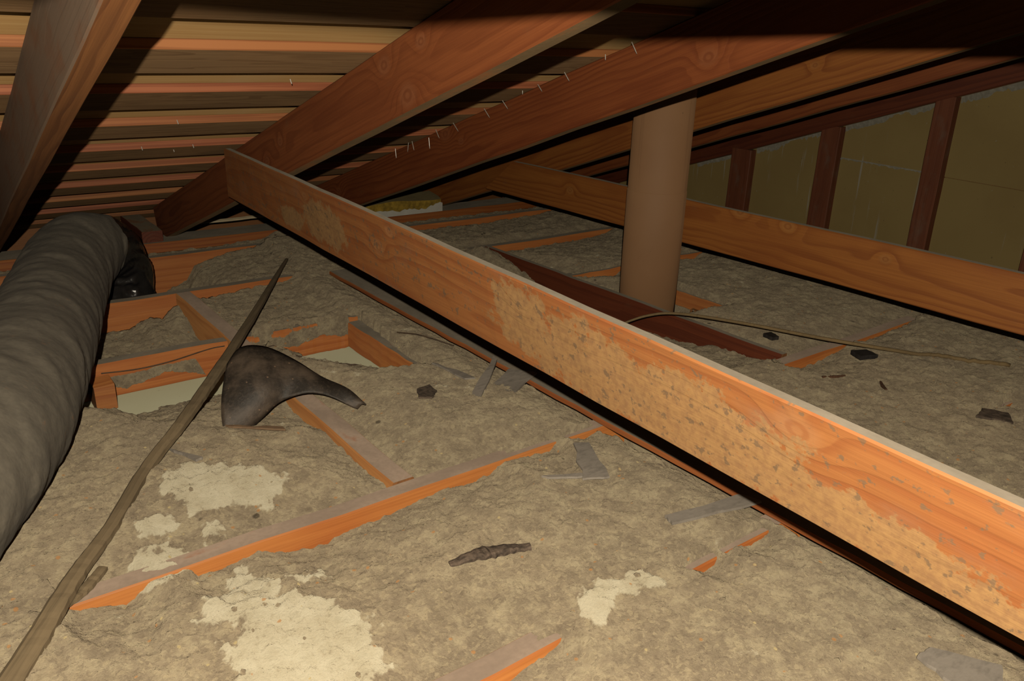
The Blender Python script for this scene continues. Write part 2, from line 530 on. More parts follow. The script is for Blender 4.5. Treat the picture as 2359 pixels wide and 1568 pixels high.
edges = []
for i, (y0, w) in enumerate(STUDS):
    zt = zroof(y0 + w / 2, 0.10)
    o = timber('stud', (3.23, y0 + w, zt), (0, 0, -1), (0, 1, 0), zt + 0.09, w, 0.05, [M_stud, M_stud, M_stud, M_end], parent=None, seg=6)
    o.parent = wall
ys = sorted(STUDS)
bounds = [-0.3] + [q[0] + q[1] / 2 for q in ys] + [3.3]
for i in range(len(bounds) - 1):
    a, b = bounds[i] + 0.002, bounds[i + 1] - 0.002
    zs = 0.322 if i == 3 else (0.305 if i in (2, 1) else None)
    rows = [(-0.12, zs - 0.0015), (zs + 0.0015, None)] if zs else [(-0.12, None)]
    for j, (z0, z1) in enumerate(rows):
        slope = 0.025
        za, zb = (z0, z0 + slope * (b - a)) if j else (z0, z0)
        ta, tb = (zroof(a, 0.085), zroof(b, 0.085)) if z1 is None else (z1, z1 + slope * (b - a))
        if tb < zb + 0.01: tb = zb + 0.01
        v = [(GX, a, za), (GX, b, zb), (GX, b, tb), (GX, a, ta), (GX + 0.012, a, za), (GX + 0.012, b, zb), (GX + 0.012, b, tb), (GX + 0.012, a, ta)]
        me = mesh('panel', v, [(0, 1, 2, 3), (7, 6, 5, 4), (0, 4, 5, 1), (1, 5, 6, 2), (2, 6, 7, 3), (3, 7, 4, 0)])
        link('panel', me, wall, [M_gable])


def ragged_strip(name, a, b, ztop, zthick, x, parent, n=70, seed=1):
    r = random.Random(seed)
    v, f = [], []
    cur = 0.5
    for i in range(n + 1):
        y = a + (b - a) * i / n
        cur = min(1, max(0.12, cur + r.uniform(-0.3, 0.3)))
        zt = ztop(y)
        zb = zt - zthick * cur
        for (xx, zz) in ((x, zb), (x - 0.006, zt)):
            v.append((xx, y, zz))
        v.append((x, y, zt + 0.004))
    for i in range(n):
        for j in (0, 1):
            f.append((i * 3 + j, i * 3 + j + 1, i * 3 + 3 + j + 1, i * 3 + 3 + j))
    return link(name, mesh(name, v, f), parent, [M_plaster], kind='stuff')


for i, (a, b) in enumerate([(2.52, 2.75), (2.06, 2.40), (1.595, 1.965), (1.165, 1.512)]):
    ragged_strip('plaster_crumbs', a, b, lambda y: zroof(y, 0.112), [0.018, 0.03, 0.024, 0.026][i], GX - 0.001, wall, seed=i)
ragged_strip('plaster_crumbs', 1.6, 1.965, lambda y: 0.3265 + 0.025 * (y - 1.78), 0.012, GX - 0.001, wall, seed=9)

# ---- floor: the ceiling boards of the rooms below, higher in front, lower in the last bay
FZ = -0.09
def slab(name, x0, x1, y0, y1, z, t, mat, **kw):
    v = [(x0, y0, z), (x1, y0, z), (x1, y1, z), (x0, y1, z), (x0, y0, z - t), (x1, y0, z - t), (x1, y1, z - t), (x0, y1, z - t)]
    return link(name, mesh(name, v, [(0, 1, 2, 3), (7, 6, 5, 4), (0, 4, 5, 1), (1, 5, 6, 2), (2, 6, 7, 3), (3, 7, 4, 0)]), mats=[mat], **kw)
slab('floor', -1.3, 3.32, -0.8, 2.54, FZ, 0.013, M_ceil, kind='structure', label='pale ceiling board of the room below, seen in the open wells')
slab('trim_1', -1.3, 3.32, 2.5401, 3.80, -0.165, 0.013, M_ceil, kind='structure', label='lowered ceiling board under the last joist bay')
slab('wall_back', -1.3, 3.32, 3.80, 3.83, 0.14, 0.32, M_end, kind='structure', label='board closing the low eave')

# ================================================================== FRAMING
def fir(name, seed, **kw):
    kw.setdefault('light', OR_L); kw.setdefault('dark', OR_D)
    return wood_mat(name, seed=seed, **kw)


RS0 = -0.85          # rafters start this far up the slope
def rafter(x, depth, mat, label, s1=3.55, und=M_dust_under, **kw):
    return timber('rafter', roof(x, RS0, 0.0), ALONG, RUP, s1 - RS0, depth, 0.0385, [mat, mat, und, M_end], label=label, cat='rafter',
                  group='sloping roof rafters', seg=20, **kw)


def kx(s): return s - RS0

M_r1u = wood_mat('orange_grain_under_rafter', (0.38, 0.155, 0.05), (0.17, 0.06, 0.02), 4.4, 75, dust=0.1, centre=(0.2, -0.3))
rafter(0.187, 0.133, fir('rafter_wood_dusty', 1.0, light=(0.30, 0.14, 0.07), dark=(0.2, 0.08, 0.04), dust=0.75, dust_col=(0.25, 0.18, 0.13)),
       'nearest steep dusty rafter at the left edge, orange grain on its underside', und=M_r1u, s1=3.75)
rafter(0.793, 0.134, fir('rafter_wood_knotty', 2.0, knots=[(kx(1.412), -0.032, .010), (kx(1.264), -0.032, .0075), (kx(1.342), -0.108, .013), (kx(2.013), -0.05, .007), (kx(2.129), -0.077, .007)],
                         dust=0.08, freq=115, centre=(-0.09, -0.05)),
       'big knotty rafter rising from the duct elbow, collar tie nailed to its side', s1=3.48)
rafter(1.403, 0.1375, fir('rafter_wood_nailed', 3.0, light=(0.32, 0.088, 0.024), dark=(0.19, 0.042, 0.012), knots=[(kx(1.13), -0.092, .011), (kx(2.187), -0.018, .012), (kx(2.105), -0.058, .006), (kx(3.043), -0.057, .008)],
                         dust=0.04, freq=115, centre=(-0.07, -0.1)),
       'rafter behind the knotty one with a row of bent nails along its top', s1=3.62)
rafter(2.04, 0.131, fir('rafter_wood_fourth', 4.0, light=(0.40, 0.14, 0.028), dark=(0.24, 0.064, 0.013), knots=[(kx(1.293), -0.057, .006)], dust=0.06, freq=100),
       'rafter passing behind the top of the tan vent pipe', s1=3.62)
rafter(2.62, 0.107, fir('rafter_wood_fifth', 5.0, light=(0.33, 0.095, 0.025), dark=(0.2, 0.045, 0.012), dust=0.08), 'second to last rafter, dark strip just above the gable rafter', s1=3.62)
rafter(3.23, 0.110, fir('rafter_wood_gable', 6.0, light=(0.2, 0.048, 0.017), dark=(0.12, 0.025, 0.01), dust=0.08), 'dark red gable rafter capping the studs and olive panels', s1=3.62)


def hexa(name, A, B, C_, D, mats, **kw):
    """Leaning stick between two end faces: A,B = top corners front start/end, C_,D = bottom corners front start/end."""
    pass


# collar ties (nailed to the sides of two rafters, running level towards the ridge)
B1A, B1B = Vector((0.755, 2.365, 0.4535)), Vector((0.598, -0.45, 0.4475))
al = (B1B - B1A)
M_b1 = wood_mat('collar_tie_wood_caked', (0.46, 0.18, 0.055), (0.35, 0.11, 0.033), 7.0, 70,
                knots=[(1.81, -0.063, .0095), (1.746, -0.0185, .006), (1.319, -0.034, .009), (0.842, -0.028, .011), (2.185, -0.03, .006)],
                dust=0.22, dust_col=(0.37, 0.2, 0.12), cakes=[(2.09, -0.075, 0.16, 0.06), (1.32, -0.06, 0.10, 0.07), (1.18, -0.085, 0.24, 0.075), (0.98, -0.09, 0.22, 0.07), (0.8, -0.11, 0.2, 0.045), (0.66, -0.12, 0.2, 0.03), (2.3, -0.1, 0.12, 0.03)],
                speck=0.8, centre=(-0.11, -0.09))
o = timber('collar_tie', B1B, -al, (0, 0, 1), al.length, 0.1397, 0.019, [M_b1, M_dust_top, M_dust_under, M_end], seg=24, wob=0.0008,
           label='long level collar tie in the foreground, orange face caked with tan dust', cat='collar tie', group='level collar ties')
for q in o.data.vertices:                    # the old board has warped: its lower edge kicks away towards the near end
    q.co.y += (q.co.z / 0.1397) * 0.062 * (1 - q.co.x / al.length)
M_b2 = wood_mat('collar_tie_wood_far', (0.46, 0.165, 0.033), (0.30, 0.088, 0.018), 8.0, 85, knots=[(2.4 + 0.33, -0.06, .008), (1.78, -0.012, .01), (1.95, 0.0, .01), (1.48, -0.04, .007)], dust=0.06, centre=(-0.1, -0.03))
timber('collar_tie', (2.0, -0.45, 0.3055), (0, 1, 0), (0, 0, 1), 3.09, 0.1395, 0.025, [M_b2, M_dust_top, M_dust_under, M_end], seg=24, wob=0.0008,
       cutA=0.0, cutB=0.19, label='clean orange collar tie running behind the tan vent pipe', cat='collar tie', group='level collar ties')

# purlin under the rafters just above the camera: its lower edge cuts the flash off from the upper roof
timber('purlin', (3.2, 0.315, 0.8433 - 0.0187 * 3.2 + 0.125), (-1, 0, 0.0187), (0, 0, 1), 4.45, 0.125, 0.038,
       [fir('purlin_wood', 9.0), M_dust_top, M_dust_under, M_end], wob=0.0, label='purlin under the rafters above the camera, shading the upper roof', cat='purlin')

# ---- ceiling joists (along X, tops at z = 0)
JY = [0.659, 1.108, None, 2.034, 2.52, 2.99]
JL = ['nearest joist, only a short orange corner showing at the bottom edge',
      'long joist crossing the floor in front of the black felt scrap',
      '',
      'joist behind the open well left of the lath, fluff clinging to its face',
      'joist in front of the duct elbow with a tall orange face on the left',
      'tall reddish joist beside the shiny black duct elbow']
for i, y in enumerate(JY):
    if y is None: continue
    m = wood_mat('joist_wood', (0.66, 0.25, 0.065) if i < 3 else (0.72, 0.27, 0.075), (0.42, 0.11, 0.025) if i < 3 else (0.5, 0.145, 0.035), 10.0 + i, 50 if i != 1 else 40, dust=0.05, back=0.6, centre=(-0.03, -0.02))
    h = 0.09 if i < 5 else 0.165
    spans = [(3.22, 4.3)] if i != 3 else [(0.611, 1.69), (0.99, 0.33), (3.22, 1.409)]
    for q, (xe, ln) in enumerate(spans):
        timber('ceiling_joist', (xe, y, 0.0), (-1, 0, 0), (0, 0, 1), ln, h, 0.038, [m, M_dust_joist if i < 3 else M_dust_top, m, M_end],
               label=[JL[i], 'joist edging the well right of the felt scrap, hung with fluff', 'joist running behind the foot of the tan pipe'][q], cat='joist', group='ceiling joists along the eave', seg=30, wob=0.0015)
m = wood_mat('plate_wood', (0.5, 0.17, 0.04), (0.33, 0.085, 0.022), 17.0, 80, dust=0.05)
timber('wall_plate', (3.22, 3.205, 0.0), (-1, 0, 0), (0, 0, 1), 4.3, 0.04, 0.14, [m, M_dust_top, m, M_end], label='flat wall plate under the rafter feet with dusty top', cat='wall plate', seg=30)
m = wood_mat('plate_wood_low', (0.46, 0.16, 0.04), (0.3, 0.08, 0.022), 18.0, 80, dust=0.1)
timber('wall_plate', (3.22, 3.19, -0.0405), (-1, 0, 0), (0, 0, 1), 4.3, 0.124, 0.155, [m, M_dust_top, m, M_end], label='lower plate under the dusty wall plate, orange edge showing', cat='wall plate', seg=30)

# ---- blocking between joists (along Y)
def blocking(x, y0, y1, z, h, t, mat, label, top=M_dust_top):
    return timber('blocking', (x, y0, z), (0, 1, 0), (0, 0, 1), y1 - y0, h, t, [mat, top, mat, M_end], label=label, cat='blocking', group='blocking between the joists', seg=16)
mh = wood_mat('blocking_wood', (0.56, 0.255, 0.085), (0.40, 0.155, 0.05), 21.0, 60, dust=0.12, back=0.6)
blocking(0.614, 1.147, 2.518, 0.002, 0.091, 0.045, mh, 'brown blocking running under the lath and felt scrap to the long joist', M_dust_joist)
mh2 = wood_mat('blocking_wood_dark', (0.21, 0.05, 0.018), (0.13, 0.028, 0.011), 22.0, 70, dust=0.05)
blocking(1.784, 1.147, 2.518, 0.006, 0.092, 0.024, mh2, 'dark red blocking in front of the tan pipe foot')
mh3 = wood_mat('loose_board_wood', (0.52, 0.17, 0.05), (0.36, 0.10, 0.03), 23.0, 70, dust=0.15)
timber('loose_board', (1.100, 0.22, 0.0165), (0, 1, 0), (0, 0, 1), 2.24, 0.013, 0.075, [mh3, M_dust_top, mh3, M_end], label='long thin dusty board lying in the shadow of the front collar tie', cat='board', seg=30, wob=0.001)
mh4 = wood_mat('blocking_wood_header', (0.56, 0.22, 0.065), (0.4, 0.125, 0.038), 24.0, 60, dust=0.1, back=0.6)
blocking(0.955, 1.612, 2.03, -0.012, 0.076, 0.04, mh4, 'orange blocking edging the right side of the open well')
blocking(2.018, 1.48, 1.86, -0.005, 0.05, 0.034, mh4, 'short orange blocking right of the tan pipe foot')
timber('blocking', (0.314, 1.955, -0.025), (-1, 0, 0), (0, 0, 1), 0.045, 0.064, 0.07, [mh4, mh4, mh4, M_end], label='small upright orange block beside the duct', cat='blocking', group='blocking between the joists', seg=2)

# ---- bent shingle nails poking through the roof
NAILS = [(1.385, 1.392, 0.769, 1.385, 1.375, 0.747), (1.385, 1.478, 0.739, 1.385, 1.477, 0.73), (1.385, 1.621, 0.693, 1.385, 1.604, 0.676), (1.385, 1.726, 0.658, 1.385, 1.71, 0.644), (1.385, 1.794, 0.646, 1.385, 1.793, 0.631), (1.385, 1.881, 0.606, 1.385, 1.858, 0.588), (1.385, 1.969, 0.577, 1.385, 1.944, 0.557), (1.385, 2.133, 0.522, 1.385, 2.107, 0.502), (1.385, 2.234, 0.491, 1.385, 2.216, 0.47), (1.385, 2.385, 0.438, 1.385, 2.374, 0.414), (1.385, 2.411, 0.431, 1.385, 2.417, 0.403), (1.385, 2.279, 0.461, 1.385, 2.274, 0.431), (1.385, 2.501, 0.4, 1.385, 2.496, 0.373)]
for q in [(0.542, 2.017, 0.566), (0.519, 2.293, 0.474), (0.609, 2.336, 0.46), (0.651, 2.297, 0.473), (0.692, 1.692, 0.674)]:
    NAILS.append((*q, q[0] + 0.001, q[1] - 0.002, q[2] - 0.006))
M_nail = plain('galvanised_nail', (0.6, 0.55, 0.48), 0.35, 0.1, spec=0.6)
for q in NAILS:
    a, b = Vector(q[:3]), Vector(q[3:])
    d = (b - a).normalized()
    a2 = a - d * 0.004
    v, f = tube([a2, a + (b - a) * 0.7, b], [0.0011, 0.0011, 0.0004], 6)
    link('nail', mesh('nail', v, f), ceiling, [M_nail])

# ================================================================== INSULATION
gx = np.concatenate([np.arange(-0.62, -0.1, 0.008), np.arange(-0.1, 1.07, 0.0042), np.arange(1.07, 1.112, 0.0015), np.arange(1.112, 1.25, 0.0042), np.arange(1.25, 3.262, 0.0075)])
gy = np.concatenate([np.arange(-0.1, 0.2, 0.01), np.arange(0.2, 1.35, 0.0042), np.arange(1.35, 3.19, 0.0062)])
GXm, GYm = np.meshgrid(gx, gy)


def sstep(a, b, t):
    u = np.clip((t - a) / (b - a), 0, 1)
    return u * u * (3 - 2 * u)


def prof(x, knots):
    k = np.array(knots)
    return np.interp(x, k[:, 0], k[:, 1], left=-9, right=-9)


def poly_mask(x, y, P, soft=0.012):
    """signed distance style mask of a polygon, >0 inside"""
    P = np.array(P)
    inside = np.zeros(x.shape, bool)
    dmin = np.full(x.shape, 9.0)
    for i in range(len(P)):
        x1, y1 = P[i]; x2, y2 = P[(i + 1) % len(P)]
        c = ((y1 > y) != (y2 > y)) & (x < (x2 - x1) * (y - y1) / (y2 - y1 + 1e-12) + x1)
        inside ^= c
        t = np.clip(((x - x1) * (x2 - x1) + (y - y1) * (y2 - y1)) / ((x2 - x1) ** 2 + (y2 - y1) ** 2), 0, 1)
        dmin = np.minimum(dmin, np.hypot(x - x1 - t * (x2 - x1), y - y1 - t * (y2 - y1)))
    return np.where(inside, dmin, -dmin) / soft


FRESH = [
    [(0.242, 1.318), (0.314, 1.395), (0.409, 1.342), (0.463, 1.258), (0.425, 1.195), (0.353, 1.227), (0.278, 1.245)],
    [(0.170, 1.159), (0.20, 1.19), (0.245, 1.166), (0.25, 1.10), (0.20, 1.085), (0.165, 1.11)],
    [(0.306, 1.092), (0.337, 1.044), (0.325, 0.96), (0.391, 0.905), (0.41, 0.80), (0.36, 0.70), (0.25, 0.72), (0.189, 0.845), (0.237, 0.925), (0.205, 0.955), (0.251, 1.004)],
    [(0.666, 0.693), (0.744, 0.712), (0.834, 0.663), (0.798, 0.638), (0.706, 0.654), (0.674, 0.621), (0.64, 0.64)],
    [(0.36, 1.0), (0.41, 1.01), (0.415, 0.97), (0.37, 0.965)],
    [(0.2, 1.26), (0.25, 1.245), (0.25, 1.2), (0.2, 1.21)],
    [(0.29, 1.2), (0.33, 1.19), (0.32, 1.14), (0.28, 1.16)],
    [(0.72, 1.80), (0.78, 1.92), (0.83, 1.90), (0.78, 1.76)],
]


def height(x, y):
    big = fbm(x, y, 0.42, 3, 3)
    mid = fbm(x, y, 0.11, 23, 4)
    fine = np.abs(fbm(x, y, 0.034, 43, 4, 0.6))
    mic = fbm(x, y, 0.016, 63, 3, 0.75)
    rag = fbm(x, y, 0.05, 83, 4, 0.6)
    h = 0.018 + 0.008 * big + 0.005 * mid + 0.009 * (fine - 0.2) + 0.0042 * mic
    xr = x + 0.02 * fbm(x, y, 0.06, 103, 3)
    noi = 0.010 * rag + 0.004 * (fine - 0.2) + 0.005 * mic

    def face(h, Y0, knots, slope=0.35, reach=0.6):
        d = prof(xr, knots)
        t = np.where(d > -5, -d, 9) + np.clip(Y0 - y, 0, 9) * slope + noi
        ok = (y < Y0 + 0.012) & (Y0 - y < reach) & (d > -5)
        return np.where(ok, np.minimum(h, t), h)

    def top(h, Y0, knots, slope=0.25, t0=0.038):
        d = prof(xr, knots)
        lim = -d + np.clip(y - Y0 - t0, 0, 9) * slope + noi * 0.6
        ok = (y >= Y0 - 0.002) & (y < Y0 + 0.35) & (d > -5)
        return np.where(ok, np.minimum(h, lim), h)

    def yface(h, Xf, knots, slope=0.35, reach=0.4, side=-1):
        d = prof(y + 0.02 * rag, knots)
        dist = (Xf - x) * (-side)
        t = np.where(d > -5, -d, 9) + np.clip(dist, 0, 9) * slope + noi
        ok = (dist > -0.012) & (dist < reach) & (d > -5)
        return np.where(ok, np.minimum(h, t), h)

    def ytop(h, Xf, t0, knots, slope=0.25):
        d = prof(y + 0.02 * rag, knots)
        lim = -d + np.clip(x - Xf - t0, 0, 9) * slope + noi * 0.6
        ok = (x >= Xf - 0.002) & (x < Xf + 0.3) & (d > -5)
        return np.where(ok, np.minimum(h, lim), h)

    # joist 0
    h = face(h, JY[0], [(0.40, 0.03), (0.50, 0.03), (0.56, 0.018), (0.60, 0.008), (0.625, -0.01)], 0.2)
    h = top(h, JY[0], [(0.36, -0.004), (0.42, 0.012), (0.52, 0.012), (0.58, 0.002), (0.68, -0.02)])
    h = face(h, JY[0], [(0.86, -0.012), (0.90, 0.010), (0.935, 0.006), (0.95, -0.01), (1.0, 0.012), (1.06, 0.008), (1.09, -0.01)], 0.3)
    h = face(h, JY[0], [(1.85, -0.012), (1.885, 0.010), (1.94, -0.01), (1.98, 0.012), (2.03, -0.01)], 0.3)
    # joist 1
    h = face(h, JY[1], [(-0.1, -0.015), (0.06, -0.012), (0.09, 0.012), (0.15, 0.022), (0.19, 0.012), (0.22, 0.004), (0.25, 0.02), (0.31, 0.026), (0.345, 0.02), (0.37, 0.03), (0.42, 0.042), (0.52, 0.036), (0.62, 0.026), (0.7, 0.024), (0.78, 0.02), (0.84, 0.006), (0.9, 0.014), (0.95, 0.012), (0.98, -0.008), (1.02, 0.004), (1.06, 0.012), (1.1, 0.012), (1.15, -0.01)], 0.22)
    h = top(h, JY[1], [(0.06, -0.008), (0.14, 0.010), (0.21, 0.006), (0.235, 0.014), (0.40, 0.016), (0.75, 0.014), (0.84, 0.004), (0.9, -0.008), (0.95, -0.014)])
    h = face(h, JY[1], [(1.70, -0.01), (1.76, 0.016), (1.80, 0.026), (1.93, 0.024), (2.0, 0.012), (2.06, -0.004), (2.12, 0.008), (2.3, 0.006), (2.4, -0.01)], 0.25)
    h = top(h, JY[1], [(1.74, -0.004), (1.82, 0.012), (2.35, 0.012), (2.5, -0.01)])
    # joist 3: open well down to the ceiling board
    h = face(h, JY[3], [(-0.3, 0.02), (0.1, 0.03), (0.28, 0.11), (0.32, 0.135), (0.55, 0.135), (0.62, 0.12), (0.66, 0.06), (0.70, 0.02), (0.76, 0.03), (0.80, 0.125), (0.93, 0.125), (0.985, 0.10), (1.0, -0.01)], 0.34, 0.5)
    h = top(h, JY[3], [(-0.4, 0.01), (0.3, 0.014), (0.5, 0.012), (0.6, -0.004), (0.7, -0.012)])
    h = face(h, JY[3], [(0.66, -0.01), (0.70, 0.014), (0.73, -0.008), (0.78, 0.014), (0.81, -0.008), (0.87, 0.010), (0.9, -0.008)], 0.6, 0.03)
    h = face(h, JY[3], [(1.83, -0.01), (1.86, 0.02), (2.02, 0.03), (2.1, 0.01), (2.3, 0.01), (2.36, 0.025), (2.46, 0.02), (2.52, -0.01)], 0.3)
    # joist 4
    h = face(h, JY[4], [(-0.4, 0.09), (0.1, 0.10), (0.35, 0.088), (0.46, 0.085), (0.52, 0.06), (0.56, 0.07), (0.60, 0.045), (0.66, 0.018), (0.72, 0.026), (0.80, 0.018), (0.9, 0.016), (0.985, 0.004), (1.0, -0.012)], 0.02 + 0.0 * x, 0.5)
    h = top(h, JY[4], [(-0.4, 0.02), (0.5, 0.03), (0.75, 0.02), (0.95, 0.008), (1.02, -0.012)], 0.1)
    h = face(h, JY[4], [(1.55, -0.01), (1.62, 0.014), (1.78, 0.014), (1.95, 0.03), (2.2, 0.03), (2.4, 0.02), (2.5, -0.01)], 0.15)
    h = top(h, JY[4], [(1.55, -0.01), (1.65, 0.012), (2.45, 0.012), (2.6, -0.01)])
    # joist 5: the last bay is nearly empty on the left
    h = face(h, JY[5], [(-0.5, 0.15), (0.5, 0.15), (0.68, 0.15), (0.76, 0.10), (0.80, 0.045), (0.88, 0.022), (0.98, 0.012), (1.04, 0.006), (1.08, -0.01)], 0.02, 0.47)
    h = top(h, JY[5], [(-0.5, 0.01), (1.0, 0.012), (1.1, -0.01), (1.6, -0.006), (1.75, 0.012), (2.5, 0.012), (2.7, -0.01)], 0.0)
    h = face(h, JY[5], [(1.6, -0.01), (1.7, 0.022), (2.1, 0.024), (2.4, 0.02), (2.6, -0.01)], 0.08)
    # plate
    h = face(h, 3.2, [(-0.5, 0.03), (0.6, 0.034), (0.95, 0.034), (1.12, 0.026), (1.2, 0.0), (1.6, 0.0), (1.7, 0.028), (2.6, 0.028), (2.8, 0.0)], 0.0, 0.21)
    # blocking under the felt scrap
    h = yface(h, 0.612, [(1.14, 0.012), (1.25, 0.016), (1.4, 0.022), (1.5, 0.032), (1.6, 0.04), (1.68, 0.02), (1.75, -0.01)], 0.25)
    h = ytop(h, 0.618, 0.05, [(1.12, 0.01), (1.6, 0.012), (1.72, -0.01), (1.85, -0.01), (1.9, 0.008), (2.0, 0.01)])
    h = yface(h, 0.612, [(2.06, 0.12), (2.2, 0.11), (2.35, 0.085), (2.44, 0.05), (2.5, 0.03)], 0.3)
    h = ytop(h, 0.612, 0.05, [(2.05, 0.01), (2.5, 0.01)], 0.15)
    # blocking at the right of the well
    h = yface(h, 0.955, [(1.58, -0.005), (1.64, 0.035), (1.74, 0.06), (1.86, 0.10), (2.03, 0.12)], 0.35, 0.25)
    # dark red blocking
    h = yface(h, 1.782, [(1.13, 0.0), (1.18, 0.022), (1.28, 0.035), (1.37, 0.038), (1.42, 0.058), (1.55, 0.072), (1.75, 0.085), (2.05, 0.08), (2.2, 0.06), (2.3, 0.028), (2.42, 0.008), (2.5, 0.0)], 0.12)
    h = ytop(h, 1.782, 0.025, [(1.13, 0.004), (2.48, 0.006)], 0.2)
    # small well right of the pipe foot
    h = yface(h, 2.018, [(1.50, 0.0), (1.54, 0.06), (1.70, 0.08), (1.80, 0.03)], 0.3, 0.2)
    # the fibre has settled away under the thin loose board
    sink = 0.002 + np.clip(1.088 - x, 0, 1) * 0.3 + 0.6 * noi
    ok = (x > 0.99) & (x < 1.25) & (y < 2.48)
    h = np.where(ok, np.minimum(h, sink), h)
    edge_ = 1.090 + 0.010 * vnoise(y / 0.07, y * 0 + 0.5, 7) + 0.006 * rag
    h = np.where((x > np.minimum(edge_, 1.104)) & (x < 1.172) & (y < 2.44), -0.11, h)
    # mounds: left end of the dark blocking, beside the pole, far bay
    h = h + 0.03 * np.exp(-(((x - 1.70) / 0.06) ** 2 + ((y - 2.42) / 0.12) ** 2))
    h = h + 0.015 * np.exp(-(((x - 0.255) / 0.03) ** 2 + ((y - 1.395) / 0.035) ** 2))
    h = h + 0.02 * np.exp(-(((x - 0.57) / 0.05) ** 2 + ((y - 1.44) / 0.04) ** 2))
    return h


H = height(GXm, GYm)
fm = np.full(H.shape, -9.0)
xw = GXm + 0.018 * fbm(GXm, GYm, 0.05, 203, 4, 0.6)
yw = GYm + 0.018 * fbm(GXm, GYm, 0.05, 223, 4, 0.6)
for P in FRESH:
    fm = np.maximum(fm, poly_mask(xw, yw, P, 0.012))
fmask = np.clip(0.8 * fm + 2.2 * fbm(GXm, GYm, 0.03, 243, 4, 0.7) + 0.3, 0, 1)
sp = sstep(0.42, 0.62, fbm(GXm, GYm, 0.06, 263, 4, 0.6)) * 0.35
lump = np.abs(fbm(GXm, GYm, 0.03, 283, 3, 0.6))
H = H + fmask * (0.004 + 0.008 * lump)
fresh = np.clip(np.maximum(fmask * 0.92, sp), 0, 1)
ny, nx = H.shape
co = np.stack([GXm, GYm, H], -1).reshape(-1, 3).astype(np.float32)
idx = np.arange(ny * nx).reshape(ny, nx)
quads = np.stack([idx[:-1, :-1], idx[:-1, 1:], idx[1:, 1:], idx[1:, :-1]], -1).reshape(-1, 4)
# leave out cells that lie below the boards underneath
zc = H[:-1, :-1].reshape(-1)
keep = zc > np.where(co[quads[:, 0], 1] > 2.54, -0.2, FZ - 0.03)
quads = quads[keep]
me = bpy.data.meshes.new('insulation')
me.vertices.add(len(co)); me.vertices.foreach_set('co', co.ravel())
me.loops.add(len(quads) * 4); me.loops.foreach_set('vertex_index', quads.ravel().astype(np.int32))
me.polygons.add(len(quads)); me.polygons.foreach_set('loop_start', np.arange(0, len(quads) * 4, 4, dtype=np.int32))
me.polygons.foreach_set('use_smooth', np.ones(len(quads), dtype=bool))
at = me.attributes.new('fresh', 'FLOAT', 'POINT')
at.data.foreach_set('value', fresh.ravel().astype(np.float32))
me.update(calc_edges=True); me.validate()
insul = link('insulation', me, mats=[M_ins], label='grey brown blown-in insulation filling the bays between the joists', cat='insulation', kind='stuff')


def hz(x, y):
    i = min(max(np.searchsorted(gy, y) - 1, 0), ny - 2); j = min(max(np.searchsorted(gx, x) - 1, 0), nx - 2)
    return float(H[i, j])


# crumbs of insulation along joist faces, ties and on the floor: one uncountable part
def clumps(name, specs, parent, mat, seed=5):
    r = random.Random(seed)
    t = (1 + 5 ** 0.5) / 2
    ico = np.array([(-1, t, 0), (1, t, 0), (-1, -t, 0), (1, -t, 0), (0, -1, t), (0, 1, t), (0, -1, -t), (0, 1, -t), (t, 0, -1), (t, 0, 1), (-t, 0, -1), (-t, 0, 1)]) / 1.9
    fc = [(0, 11, 5), (0, 5, 1), (0, 1, 7), (0, 7, 10), (0, 10, 11), (1, 5, 9), (5, 11, 4), (11, 10, 2), (10, 7, 6), (7, 1, 8), (3, 9, 4), (3, 4, 2), (3, 2, 6), (3, 6, 8), (3, 8, 9), (4, 9, 5), (2, 4, 11), (6, 2, 10), (8, 6, 7), (9, 8, 1)]
    v, f = [], []
    for (x, y, z, s) in specs:
        b = len(v)
        sc = [s * r.uniform(0.6, 1.4) for _ in range(3)]
        for q in ico:
            v.append((x + q[0] * sc[0] * r.uniform(.7, 1.3), y + q[1] * sc[1] * r.uniform(.7, 1.3), z + q[2] * sc[2] * 0.7 * r.uniform(.7, 1.3)))
        f += [(a + b, c + b, d + b) for a, c, d in fc]
    return link(name, mesh(name, v, f, smooth=True), parent, [mat], kind='stuff')


r_ = random.Random(3)
sp_ = []
for _ in range(260):                                   # loose crumbs on the surface
    x, y = r_.uniform(-0.05, 1.1), r_.uniform(0.35, 1.9)
    sp_.append((x, y, hz(x, y) + 0.001, r_.uniform(0.0015, 0.005)))
for _ in range(150):
    x, y = r_.uniform(1.1, 2.5), r_.uniform(0.6, 2.5)
    sp_.append((x, y, hz(x, y) + 0.001, r_.uniform(0.002, 0.006)))
clumps('insulation_crumbs', sp_, insul, M_ins)


